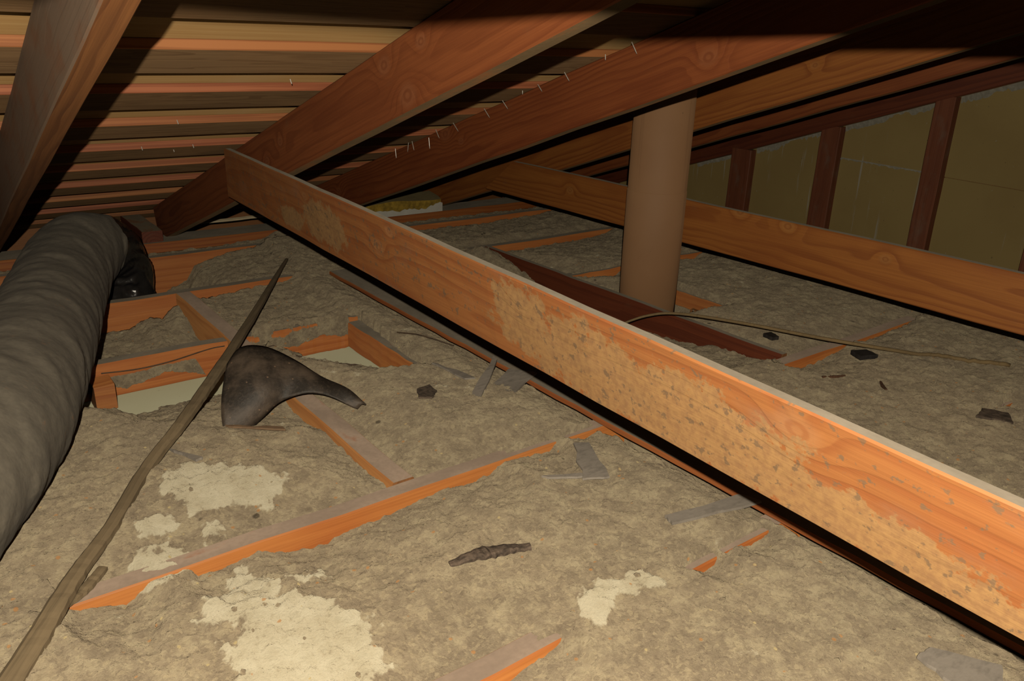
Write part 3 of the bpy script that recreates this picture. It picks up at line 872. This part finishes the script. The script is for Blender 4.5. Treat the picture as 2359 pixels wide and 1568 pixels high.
def drape(name, x0, x1, y, zlo, zhi, thick, seed, holes=()):
    """fluff hanging on an upright face at y: ragged lower and upper edge, worn through at holes (x, z, rx, rz)"""
    n = int((x1 - x0) / 0.0028); m = 24
    X, T = np.meshgrid(np.linspace(x0, x1, n), np.linspace(0, 1, m), indexing='ij')
    x1d = X[:, 0]
    a = np.array([zlo(q) for q in x1d]) + 0.010 * fbm(x1d, x1d * 0 + 0.3, 0.025, seed, 4, 0.7)
    b = np.array([zhi(q) for q in x1d]) + 0.006 * fbm(x1d, x1d * 0 + 0.9, 0.025, seed + 9, 4, 0.7)
    e = np.clip(np.minimum((x1d - x0) / 0.02, (x1 - x1d) / 0.02), 0.05, 1)
    b = a + np.maximum(0.0005, (b - a) * e)
    Z = a[:, None] + (b - a)[:, None] * T
    nz = fbm(X, Z, 0.02, seed + 20, 4, 0.7)
    Y = y - np.maximum(0.0006, thick * np.sin(np.pi * np.clip(0.06 + T * 0.9, 0, 1)) ** 0.5 * (0.8 + 0.6 * nz))
    Y[:, 0] = y + 0.001; Y[:, -1] = y + 0.001
    hole = np.zeros(X.shape, bool)
    for (hx, hz_, rx, rz) in holes:
        hole |= ((X - hx) / rx) ** 2 + ((Z - hz_) / rz) ** 2 + 1.6 * nz < 1
    v = np.stack([X, Y, Z], -1).reshape(-1, 3)
    f = [(i * m + q, (i + 1) * m + q, (i + 1) * m + q + 1, i * m + q + 1) for i in range(n - 1) for q in range(m - 1) if not hole[i, q]]
    return link(name, mesh(name, v, f, smooth=True), insul, [M_ins], kind='stuff')


drape('clinging_fluff', 0.272, 0.545, 2.034, lambda x: -0.062 + 0.012 * math.sin(x * 30) - 0.015 * max(0, (x - 0.43) * 9), lambda x: -0.040 + 0.03 * (x - 0.27), 0.008, 401)
drape('clinging_fluff', 0.66, 0.975, 2.034, lambda x: -0.048 + 0.006 * math.sin(x * 45), lambda x: 0.020, 0.009, 431,
      holes=((0.682, -0.012, 0.012, 0.007), (0.755, -0.006, 0.028, 0.010), (0.80, -0.001, 0.012, 0.008), (0.845, -0.001, 0.022, 0.006)))
# ================================================================== FLEXIBLE DUCT
def duct_mat(name, dusty, rough):
    k = NT(name)
    P = k.coord('Object')
    g = k.n('ShaderNodeNewGeometry')
    nx_, ny_, nz_ = k.sep(g.outputs['Normal'])
    a = k.noise(P, 7.0, 5, 0.6)[0]
    b = k.noise(k.coord('Object', (1, 1, 1)), 70.0, 4, 0.6)[0]
    o_ = k.noise(P, 16.0, 5, 0.65)[0]
    m = k.math('ADD', k.mapr(nz_, -0.95, -0.1), k.math('MULTIPLY', k.math('SUBTRACT', a, 0.5), 0.9), True)
    m = k.math('MULTIPLY', m, dusty)
    dc = k.mix(k.mapr(b, 0.3, 0.7), (0.175, 0.152, 0.115), (0.215, 0.187, 0.14))
    dc = k.mix(k.math('MULTIPLY', k.mapr(o_, 0.6, 0.68), k.mapr(b, 0.5, 0.62, 0, 0.7)), dc, (0.33, 0.18, 0.09))
    c = k.mix(m, (0.008, 0.008, 0.011), dc)
    k.b.inputs['Specular IOR Level'].default_value = 0.5
    k.bump(k.math('ADD', k.math('MULTIPLY', k.noise(k.coord('Object', (1, 1, 1)), 22.0, 3)[0], 0.7), k.math('MULTIPLY', b, 0.1)), 0.35, 0.012)
    return k.done(c, k.mapr(m, 0.0, 0.5, rough, 0.95))


DP = catmull([(-0.33, 0.80, 0.118), (-0.13, 1.15, 0.116), (0.02, 1.45, 0.115), (0.115, 1.73, 0.115), (0.195, 2.02, 0.116), (0.275, 2.31, 0.122), (0.345, 2.525, 0.136), (0.408, 2.645, 0.142),
              (0.474, 2.715, 0.108), (0.507, 2.745, 0.035), (0.512, 2.748, -0.06), (0.512, 2.748, -0.15)], 16)
dr = np.linalg.norm(np.diff(DP, axis=0), axis=1)
arc = np.concatenate([[0], np.cumsum(dr)])
# resample evenly
na = int(arc[-1] / 0.007)
ar = np.linspace(0, arc[-1], na)
path = np.stack([np.interp(ar, arc, DP[:, i]) for i in range(3)], -1)
SEG = 72
ang = np.linspace(0, 2 * np.pi, SEG, endpoint=False)
A2, S2 = np.meshgrid(ang, ar)
# helical wire: pitch 45 mm, plastic sagging between the turns, more crumpled towards the elbow
ph = S2 / 0.052 * 2 * np.pi + A2
endf = np.clip((S2 - (arc[-1] - 0.42)) / 0.2, 0, 1)
cl = np.cos(A2) * 2.2; sl = np.sin(A2) * 2.2
wr = fbm(cl * 0.1 + S2 * 0.9, sl * 0.1 + S2 * 1.4, 0.08, 301, 3)
rad = 0.1165 + 0.0004 * np.cos(ph) * (1 - endf) + 0.004 * wr * (1 + 1.2 * endf) + endf * 0.0045 * np.sin(9 * A2 + S2 / 0.11 * 2 * np.pi + 5 * wr)
rad += 0.0012 * np.sin(2 * np.pi * S2 / 0.17 + 1.2 * np.sin(A2 * 2) + 3 * wr) * (1 - endf)
rad = rad * (1 - 0.2 * endf)
v, f = tube(path, [rad[i] for i in range(na)], SEG, closed=False)
duct = empty('flexible_duct', (0.2, 2.0, 0.0), label='fat dust-covered flexible duct with a shiny black elbow on the left', cat='duct')
cut = int(na * (1 - 0.335 / arc[-1]))
vs_ = np.array(v)


def duct_part(name, i0, i1, mat):
    vv = vs_[i0 * SEG:(i1) * SEG]
    ff = [(i * SEG + j, i * SEG + (j + 1) % SEG, (i + 1) * SEG + (j + 1) % SEG, (i + 1) * SEG + j) for i in range(i1 - i0 - 1) for j in range(SEG)]
    o = link(name, mesh(name, vv, ff, smooth=True), None, [mat])
    o.parent = duct
    o.matrix_parent_inverse = Matrix.Translation((0.2, 2.0, 0.0)).inverted()
    return o


duct_part('sleeve', 0, cut + 1, duct_mat('dusty_black_duct_plastic', 1.0, 0.3))
e_ = duct_part('elbow', cut, na, duct_mat('shiny_black_duct_plastic', 0.1, 0.12))
e_['label'] = 'crumpled shiny black plastic elbow'

# ================================================================== VENT PIPE
def pipe_mat():
    k = NT('tan_painted_pipe')
    P = k.coord('Object')
    a = k.noise(k.coord('Object', (30, 30, 0.8)), 1.0, 4)[0]
    b = k.noise(P, 5.0, 3)[0]
    s_ = k.noise(P, 75.0, 2)[0]
    c = k.mix(k.mapr(b, 0.3, 0.7), (0.40, 0.215, 0.105), (0.43, 0.235, 0.115))
    c = k.mix(k.mapr(a, 0.62, 0.8, 0, 0.5), c, (0.22, 0.11, 0.055))
    c = k.mix(k.mapr(s_, 0.75, 0.78, 0, 0.8), c, (0.13, 0.08, 0.05))
    k.b.inputs['Diffuse Roughness'].default_value = 0.45
    return k.done(k.mix(1.0, c, (0.92, 0.92, 0.92), 'MULTIPLY'), 0.75)


M_pipe = pipe_mat()
pipe = empty('vent_pipe', (1.903, 1.753, FZ), label='tan upright vent pipe standing behind the dark red blocking', cat='pipe')
def ring_tube(name, prof_, seg=48):
    v, f = [], []
    for (r0, z0) in prof_:
        for j in range(seg):
            a = 2 * math.pi * j / seg
            v.append((r0 * math.cos(a), r0 * math.sin(a), z0))
    for i in range(len(prof_) - 1):
        for j in range(seg):
            f.append((i * seg + j, i * seg + (j + 1) % seg, (i + 1) * seg + (j + 1) % seg, (i + 1) * seg + j))
    return link(name, mesh(name, v, f, smooth=True), pipe, [M_pipe])
zs_ = 0.341 - FZ
ring_tube('lower_section', [(0.086, 0.001), (0.0935, 0.001), (0.0935, zs_ - 0.002), (0.0925, zs_), (0.086, zs_), (0.086, 0.001)])
ring_tube('upper_section', [(0.0925, zs_ - 0.001), (0.0922, zs_ + 0.003), (0.0922, 0.86), (0.086, 0.86), (0.086, zs_ + 0.01)])

# ================================================================== LOOSE THINGS
def lath(name, P, W, T, mat, label, cat, jag=0.1, seed=1, group=None, parent=None, n=8):
    """flat split stick through points P with widths W and thicknesses T"""
    r = random.Random(seed)
    Q = catmull(P, n)
    t = np.linspace(0, 1, len(Q))
    Wd = np.interp(t, np.linspace(0, 1, len(W)), W); Td = np.interp(t, np.linspace(0, 1, len(T)), T)
    v, f = [], []
    d = np.gradient(Q, axis=0); d /= np.linalg.norm(d, axis=1)[:, None]
    for i, q in enumerate(Q):
        sdir = np.cross(d[i], (0, 0, 1)); sdir /= np.linalg.norm(sdir)
        upv = np.cross(sdir, d[i])
        w = Wd[i] / 2
        a1, a2 = w * (1 + r.uniform(-jag, jag)), w * (1 + r.uniform(-jag, jag))
        tt = Td[i] * (1 + r.uniform(-jag, jag))
        for (sx, sz) in ((-a1, 0.0), (-a1 * 0.96, tt * 0.8), (-a1 * 0.3, tt), (a2 * 0.6, tt * 0.95), (a2, tt * 0.55), (a2 * 0.95, 0.0)):
            v.append(q + sdir * sx + upv * sz)
    m = 6
    for i in range(len(Q) - 1):
        for j in range(m):
            f.append((i * m + j, i * m + (j + 1) % m, (i + 1) * m + (j + 1) % m, (i + 1) * m + j))
    f.append(tuple(range(m))[::-1]); f.append(tuple((len(Q) - 1) * m + j for j in range(m)))
    return link(name, mesh(name, v, f), parent, [mat], label, cat, group)


def stick_mat(name, c, turn=0.0):
    k = NT(name)
    a = k.noise(k.coord('Object', (1, 1, 1)), 6.0, 4)[0]
    tc = k.n('ShaderNodeTexCoord'); mr = k.n('ShaderNodeMapping'); k.t.links.new(tc.outputs['Object'], mr.inputs[0]); mr.inputs['Rotation'].default_value = (0, 0, -turn)
    ms = k.n('ShaderNodeMapping'); k.t.links.new(mr.outputs[0], ms.inputs[0]); ms.inputs['Scale'].default_value = (7, 170, 170) if turn else (45, 90, 60)
    b = k.noise(ms.outputs[0], 1.0, 4)[0]
    cc = k.mix(k.mapr(a, 0.3, 0.7), mul3(c, 0.85), mul3(c, 1.15))
    cc = k.mix(k.mapr(b, 0.45, 0.75, 0, 0.5), cc, mul3(c, 0.5))
    k.bump(b, 0.3, 0.003)
    return k.done(cc, 0.85)


M_lath = stick_mat('dusty_old_lath', (0.27, 0.20, 0.115), 1.018)
lath('wooden_lath', [(1.040, 2.683, 0.014), (0.86, 2.36, 0.030), (0.717, 2.102, 0.042), (0.522, 1.764, 0.055), (0.43, 1.622, 0.053), (0.352, 1.51, 0.046), (0.251, 1.394, 0.024), (0.165, 1.253, 0.017), (0.105, 1.165, 0.016), (0.065, 1.098, 0.016), (0.02, 1.016, 0.016), (-0.06, 0.88, 0.016)],
     [0.011, 0.017, 0.021, 0.026, 0.027, 0.026, 0.024, 0.023, 0.026, 0.030, 0.034, 0.036], [0.006, 0.009, 0.011, 0.012, 0.012, 0.012, 0.011, 0.011, 0.012, 0.012, 0.012, 0.012], M_lath,
     'long split wooden lath lying diagonally across the left floor', 'lath', jag=0.05, seed=4)
lath('splinter', [(0.133, 1.172, hz(.133, 1.172) + 0.001), (0.10, 1.13, hz(.1, 1.13) + 0.002), (0.062, 1.09, hz(.06, 1.09) + 0.001)], [0.016, 0.018, 0.012], [0.007, 0.008, 0.006], M_lath,
     'short split splinter lying against the lath near the lower left', 'splinter', seed=9)

# black roofing felt scrap, arched over the blocking
def felt_mat():
    k = NT('black_roofing_felt')
    P = k.coord('Object')
    a = k.noise(P, 14.0, 5, 0.6)[0]
    b = k.noise(P, 150.0, 3, 0.6)[0]
    s_ = k.n('ShaderNodeTexVoronoi', feature='F1'); k.put(s_.inputs['Vector'], P); s_.inputs['Scale'].default_value = 120.0
    sp2 = k.n('ShaderNodeSeparateColor'); k.put(sp2.inputs[0], s_.outputs['Color'])
    c = k.mix(k.mapr(a, 0.42, 0.7), (0.03, 0.023, 0.017), (0.13, 0.095, 0.068))
    c = k.mix(k.mapr(b, 0.5, 0.75, 0, 0.6), c, (0.10, 0.075, 0.055))
    fl_ = k.math('MULTIPLY', k.mapr(s_.outputs['Distance'], 0.2, 0.3, 1, 0), k.math('GREATER_THAN', sp2.outputs[0], 0.93))
    c = k.mix(k.math('MULTIPLY', fl_, 0.6), c, (0.3, 0.19, 0.12))
    k.bump(k.math('ADD', a, k.math('MULTIPLY', b, 0.3)), 0.5, 0.004)
    return k.done(c, 0.6)


F_ = np.array([(.432, 1.525, -.005), (.478, 1.520, -.006), (.516, 1.524, .012), (.558, 1.528, .034), (.602, 1.508, .048), (.655, 1.486, .034), (.70, 1.455, .008)])
B_ = np.array([(.486, 1.632, .100), (.523, 1.648, .121), (.570, 1.634, .121), (.617, 1.588, .091), (.657, 1.541, .062), (.695, 1.494, .038), (.716, 1.450, .016)])
M_mid = 0.5 * (F_ + B_) + np.array([(-.012, -.012, .0), (-.016, -.03, .006), (-.008, -.03, .012), (0, -.012, .012), (0.004, -.004, .008), (0.003, 0, .006), (.002, 0, .003)])
nu, nv = 33, 13
uu = np.linspace(0, 6, nu)
def cat1(P, u):
    i = min(int(u), 5); t = u - i
    g = lambda k: P[k] if 0 <= k <= 6 else (2 * P[0] - P[1] if k < 0 else 2 * P[6] - P[5])
    a, b, c, d = g(i - 1), g(i), g(i + 1), g(i + 2)
    return 0.5 * (2 * b + (c - a) * t + (2 * a - 5 * b + 4 * c - d) * t * t + (3 * b - a - 3 * c + d) * t ** 3)
V, Fq = [], []
for u in uu:
    f0, m0, b0 = cat1(F_, u), cat1(M_mid, u), cat1(B_, u)
    for j in range(nv):
        t = j / (nv - 1)
        p = f0 * (1 - t) * (1 - 2 * t) + m0 * 4 * t * (1 - t) + b0 * t * (2 * t - 1)
        V.append(p + np.array([0, 0, 0.002 * math.sin(u * 3.1 + t * 5)]))
for i in range(nu - 1):
    for j in range(nv - 1):
        a = i * nv + j
        Fq.append((a, a + 1, a + nv + 1, a + nv))
felt = link('roofing_felt_scrap', mesh('roofing_felt_scrap', V, Fq, smooth=True), None, [felt_mat()], 'curled black roofing felt scrap arched over the blocking beside the lath', 'felt scrap')
sm = felt.modifiers.new('thick', 'SOLIDIFY'); sm.thickness = 0.004; sm.offset = -1

# grey broken shingles and splints
M_shin = stick_mat('weathered_grey_shingle', (0.37, 0.325, 0.275))


def chip(name, P, t, mat, label, cat, group=None, dz=0.004, tilt=None, sub=4, seed=1):
    """flat broken piece: polygon P (x,y) laid on the insulation, thickness t, ragged edges"""
    r = random.Random(seed)
    n0 = len(P)
    ring = []
    for i in range(n0):
        a, b = np.array(P[i]), np.array(P[(i + 1) % n0])
        L_ = np.linalg.norm(b - a)
        for k in range(sub):
            q = a + (b - a) * k / sub
            if k: q = q + np.array([r.uniform(-1, 1), r.uniform(-1, 1)]) * min(0.045 * L_, 0.004)
            ring.append(q)
    zb = max(hz(*q) for q in P) if tilt is None else None
    zz = [(tilt[0] + (q[0] - P[0][0]) * tilt[1] + (q[1] - P[0][1]) * tilt[2]) if tilt else zb + dz - t * 0.5 for q in ring]
    n = len(ring)
    v = [(q[0], q[1], z) for q, z in zip(ring, zz)] + [(q[0], q[1], z + t) for q, z in zip(ring, zz)]
    cen = np.mean(ring, axis=0); cz = float(np.mean(zz))
    v += [(cen[0], cen[1], cz), (cen[0], cen[1], cz + t)]
    f = []
    for i in range(n):
        j = (i + 1) % n
        f += [(i, j, n + j, n + i), (n + i, n + j, 2 * n + 1), (j, i, 2 * n)]
    me_ = mesh(name, v, f)
    o = link(name, me_, None, [mat], label, cat, group)
    import bmesh
    bm = bmesh.new(); bm.from_mesh(me_); bmesh.ops.recalc_face_normals(bm, faces=bm.faces); bm.to_mesh(me_); bm.free()
    return o


GS = 'broken grey shingle pieces'
chip('shingle_piece', [(0.968, 1.051), (0.995, 1.035), (0.937, 0.914), (0.89, 0.936)], 0.004, M_shin, 'grey tapered shingle piece lying just below the long joist, by the tie shadow', 'shingle piece', GS, seed=1)
chip('shingle_piece', [(0.924, 0.765), (0.917, 0.742), (1.10, 0.700), (1.085, 0.738)], 0.005, M_shin, 'long grey shingle strip reaching under the front collar tie shadow', 'shingle piece', GS, seed=2)
chip('shingle_piece', [(0.925, 1.275), (0.945, 1.345), (1.085, 1.425), (1.126, 1.365)], 0.005, M_shin, 'broad split grey shingle leaning out from under the front collar tie', 'shingle piece', GS, tilt=(0.012, 0.06, 0.0), seed=3)
chip('shingle_piece', [(0.912, 1.342), (0.928, 1.322), (1.075, 1.458), (1.078, 1.478)], 0.006, M_shin, 'narrow grey shingle sliver beside the broad split shingle', 'shingle piece', GS, tilt=(0.014, 0.12, 0.03), seed=4)
chip('shingle_piece', [(0.948, 1.553), (0.958, 1.54), (0.985, 1.42), (0.962, 1.43)], 0.004, M_shin, 'thin grey shingle sliver lying behind the broken shingles', 'shingle piece', GS, seed=5)
chip('shingle_piece', [(0.955, 0.344), (0.985, 0.342), (1.03, 0.27), (0.99, 0.25), (0.945, 0.29)], 0.005, M_shin, 'grey shingle piece cut off by the lower right edge', 'shingle piece', GS, seed=6)
chip('shingle_piece', [(0.838, 0.990), (0.845, 0.978), (0.908, 0.944), (0.905, 0.957)], 0.004, M_shin, 'small brownish shingle sliver beside the tapered grey piece', 'shingle piece', GS, seed=7)
chip('shingle_piece', [(0.432, 1.508), (0.437, 1.497), (0.525, 1.424), (0.525, 1.438)], 0.004, stick_mat('brown_splint', (0.30, 0.19, 0.11)), 'thin brown splint lying in front of the felt scrap', 'shingle piece', GS, seed=8)
chip('shingle_piece', [(0.310, 1.462), (0.318, 1.446), (0.352, 1.392), (0.338, 1.388)], 0.005, M_shin, 'dark grey sliver lying right of the lath above the pale fluff', 'shingle piece', GS, seed=10)

M_bark = plain('dark_bark', (0.13, 0.095, 0.07), 0.9, 0.5, 90.0, bump=0.8)
lath('bark_strip', [(0.560, 0.868, hz(.56, .868)), (0.60, 0.857, hz(.6, .857) + .003), (0.645, 0.849, hz(.645, .849) + .002), (0.688, 0.831, hz(.688, .831) + .001)], [0.012, 0.018, 0.026, 0.016, 0.014], [0.005, 0.009, 0.009, 0.006], M_bark,
     'dark curved bark strip lying on the insulation at lower centre', 'bark', jag=0.22, seed=3)
chip('bark_piece', [(0.816, 1.391), (0.835, 1.432), (0.872, 1.438), (0.868, 1.400), (0.84, 1.376)], 0.004, M_bark, 'dark round bark piece left of the broken shingles', 'bark', seed=12)
chip('felt_fragment', [(1.925, 1.005), (1.945, 1.045), (1.985, 1.025), (1.975, 0.985)], 0.012, plain('black_felt_bit', (0.03, 0.026, 0.024), 0.7, 0.4), 'small crumpled black felt fragment right of the orange joist end', 'felt scrap', seed=13)
chip('felt_fragment', [(1.85, 1.225), (1.855, 1.26), (1.885, 1.255), (1.872, 1.22)], 0.010, plain('black_felt_bit_two', (0.035, 0.028, 0.024), 0.7, 0.4), 'tiny dark felt fragment behind the bent cane by the dark blocking', 'felt scrap', seed=14)
chip('bark_piece', [(1.80, 0.655), (1.85, 0.665), (1.875, 0.62), (1.83, 0.59)], 0.006, M_bark, 'flat dark bark flake near the right edge beyond the collar tie', 'bark', seed=15)
M_tw = stick_mat('brown_twig', (0.13, 0.06, 0.03))
lath('twig', [(1.72, 0.985, hz(1.72, .985)), (1.745, 0.968, hz(1.745, .968)), (1.772, 0.955, hz(1.772, .955))], [0.008, 0.010, 0.004], [0.004, 0.005, 0.003], M_tw, 'short brown twig lying across, right of centre', 'twig', seed=21)
lath('twig', [(1.826, 0.893, hz(1.826, .893)), (1.80, 0.872, hz(1.8, .872)), (1.778, 0.851, hz(1.778, .851))], [0.006, 0.008, 0.005], [0.004, 0.005, 0.003], M_tw, 'short dark twig pointing at the camera, far right', 'twig', seed=22)

# bent cane / cable over the dark blocking
M_cane = stick_mat('pale_cane', (0.27, 0.185, 0.085))
cp = catmull([(1.585, 1.56, 0.004), (1.636, 1.501, 0.04), (1.691, 1.438, 0.055), (1.772, 1.289, 0.058), (1.897, 1.098, 0.045), (2.058, 0.939, 0.022), (2.13, 0.85, 0.014), (2.205, 0.755, 0.012)], 10)
cp[:, 2] = np.maximum(cp[:, 2], [hz(q[0], q[1]) + 0.004 for q in cp])
v, f = tube(cp, list(np.linspace(0.0032, 0.006, len(cp))), 10)
link('bent_cane', mesh('bent_cane', v, f, smooth=True), None, [M_cane], 'long pale bent cane springing over the dark red blocking to the right', 'cane')

M_wire = plain('rusty_wire', (0.09, 0.055, 0.03), 0.6, 0.3)
for pts_, lab in (([(0.664, 1.952), (0.74, 1.925), (0.83, 1.89), (0.915, 1.856)], 'thin dark wire above the orange edge right of the felt scrap'),
                  ([(0.99, 1.80), (1.03, 1.745), (1.085, 1.667)], 'short thin wire left of the half buried blocking'),
                  ):
    q = catmull([(x, y, hz(x, y) + 0.004) for x, y in pts_], 8)
    q[:, 2] = np.maximum(q[:, 2], [hz(a[0], a[1]) + 0.002 for a in q])
    v, f = tube(q, [0.0018] * len(q), 6)
    link('wire', mesh('wire', v, f), None, [M_wire], lab, 'wire', 'thin wires on the insulation')
q = catmull([(0.30, 2.026, -0.020), (0.38, 2.024, -0.026), (0.46, 2.022, -0.022), (0.56, 2.03, -0.012), (0.6, 2.026, -0.01)], 8)
v, f = tube(q, [0.0015] * len(q), 6)
link('wire', mesh('wire', v, f), None, [M_wire], 'thin drooping wire along the well joist face', 'wire', 'thin wires on the insulation')

# yellow batt with torn white facing on the wall plate
def block(name, P8, mat, parent=None, **kw):
    return link(name, mesh(name, P8, [(0, 1, 2, 3), (7, 6, 5, 4), (0, 4, 5, 1), (1, 5, 6, 2), (2, 6, 7, 3), (3, 7, 4, 0)]), parent, [mat], **kw)
M_batt = plain('yellow_glass_batt', (0.42, 0.27, 0.035), 0.95, 0.35, 40.0, bump=0.7)
M_face = plain('white_batt_facing', (0.72, 0.70, 0.62), 0.7, 0.06, 20.0)
M_battd = dusty_mat('dusty_batt_top', (0.24, 0.19, 0.09), (0.4, 0.3, 0.05), 0.95)
batt = empty('insulation_batt', (1.85, 3.2, 0.0), label='yellow insulation batt with torn white facing by the eave', cat='insulation batt')
def rag_face(name, xa, xb, y, zbot, ztop, mat, seed, thick=0.002, n=36, tz=(0.3, 0.8)):
    r = random.Random(seed); v, f = [], []
    cur = 0.5
    for i in range(n + 1):
        u = i / n
        x = xa + (xb - xa) * u
        cur = min(1, max(0, cur + r.uniform(-0.28, 0.28)))
        zb = zbot(u); zt = zb + (ztop(u) - zb) * (tz[0] + (tz[1] - tz[0]) * cur)
        for yy in (y, y + thick):
            v += [(x, yy, zb), (x, yy, zt)]
    for i in range(n):
        a = i * 4
        f += [(a, a + 4, a + 5, a + 1), (a + 1, a + 5, a + 7, a + 3), (a + 2, a + 3, a + 7, a + 6)]
    f += [(0, 1, 3, 2), (n * 4, n * 4 + 2, n * 4 + 3, n * 4 + 1)]
    return link(name, mesh(name, v, f), None, [mat])
bb = []
nseg = 16
vv, ff, mi = [], [], []
for i in range(nseg + 1):
    u = i / nseg
    x = 1.60 + 0.41 * u
    zt = 0.060 + 0.012 * math.sin(u * 5) + 0.02 * u
    yb = 3.31
    vv += [(x, 3.205, 0.004), (x, 3.203 + 0.004 * math.sin(u * 19), zt * 0.86), (x, 3.225, zt), (x, yb, zt + 0.012), (x, yb, 0.004)]
for i in range(nseg):
    for j in range(4):
        a = i * 5 + j
        ff.append((a, a + 5, a + 6, a + 1)); mi.append(0 if j < 1 else 1)
ff.append((4, 3, 2, 1, 0)); mi.append(0)
ff.append(tuple(nseg * 5 + j for j in range(5))); mi.append(0)
o = link('fibre', mesh('fibre', vv, ff, mi), None, [M_batt, M_battd])
o.parent = batt; o.matrix_parent_inverse = Matrix.Translation((1.85, 3.2, 0)).inverted()
o = rag_face('paper_facing', 1.56, 2.015, 3.197, lambda u: 0.002, lambda u: 0.03 + 0.038 * u, M_face, 5)
o.parent = batt; o.matrix_parent_inverse = Matrix.Translation((1.85, 3.2, 0)).inverted()

# thin pale strip lying past the plate, dusty block at the rafter foot, small chips
timber('pale_strip', (1.30, 3.40, 0.016), (-1, 0.0, 0.0), (0, -0.6, 1), 0.42, 0.008, 0.016, [plain('pale_strip_finish', (0.75, 0.62, 0.4), 0.6, 0.1)] * 4, label='thin pale strip past the plate under the knotty rafter', cat='lath')
mbk = dusty_mat('dusty_block', (0.21, 0.165, 0.11), (0.2, 0.08, 0.03), 0.85)
timber('rafter_block', (0.69, 3.22, 0.045), (0, 1, 0), (0, 0, 1), 0.34, 0.043, 0.075, [mh2, mbk, mh2, mh2], label='dusty wood block beside the foot of the knotty rafter', cat='block', seg=4)
timber('wood_offcut', (1.962, 1.585, -0.03), (0, 1, 0), (0, 0, 1), 0.03, 0.045, 0.018, [M_end] * 4, label='small pale wood offcut in the little well by the pipe foot', cat='offcut', seg=2)
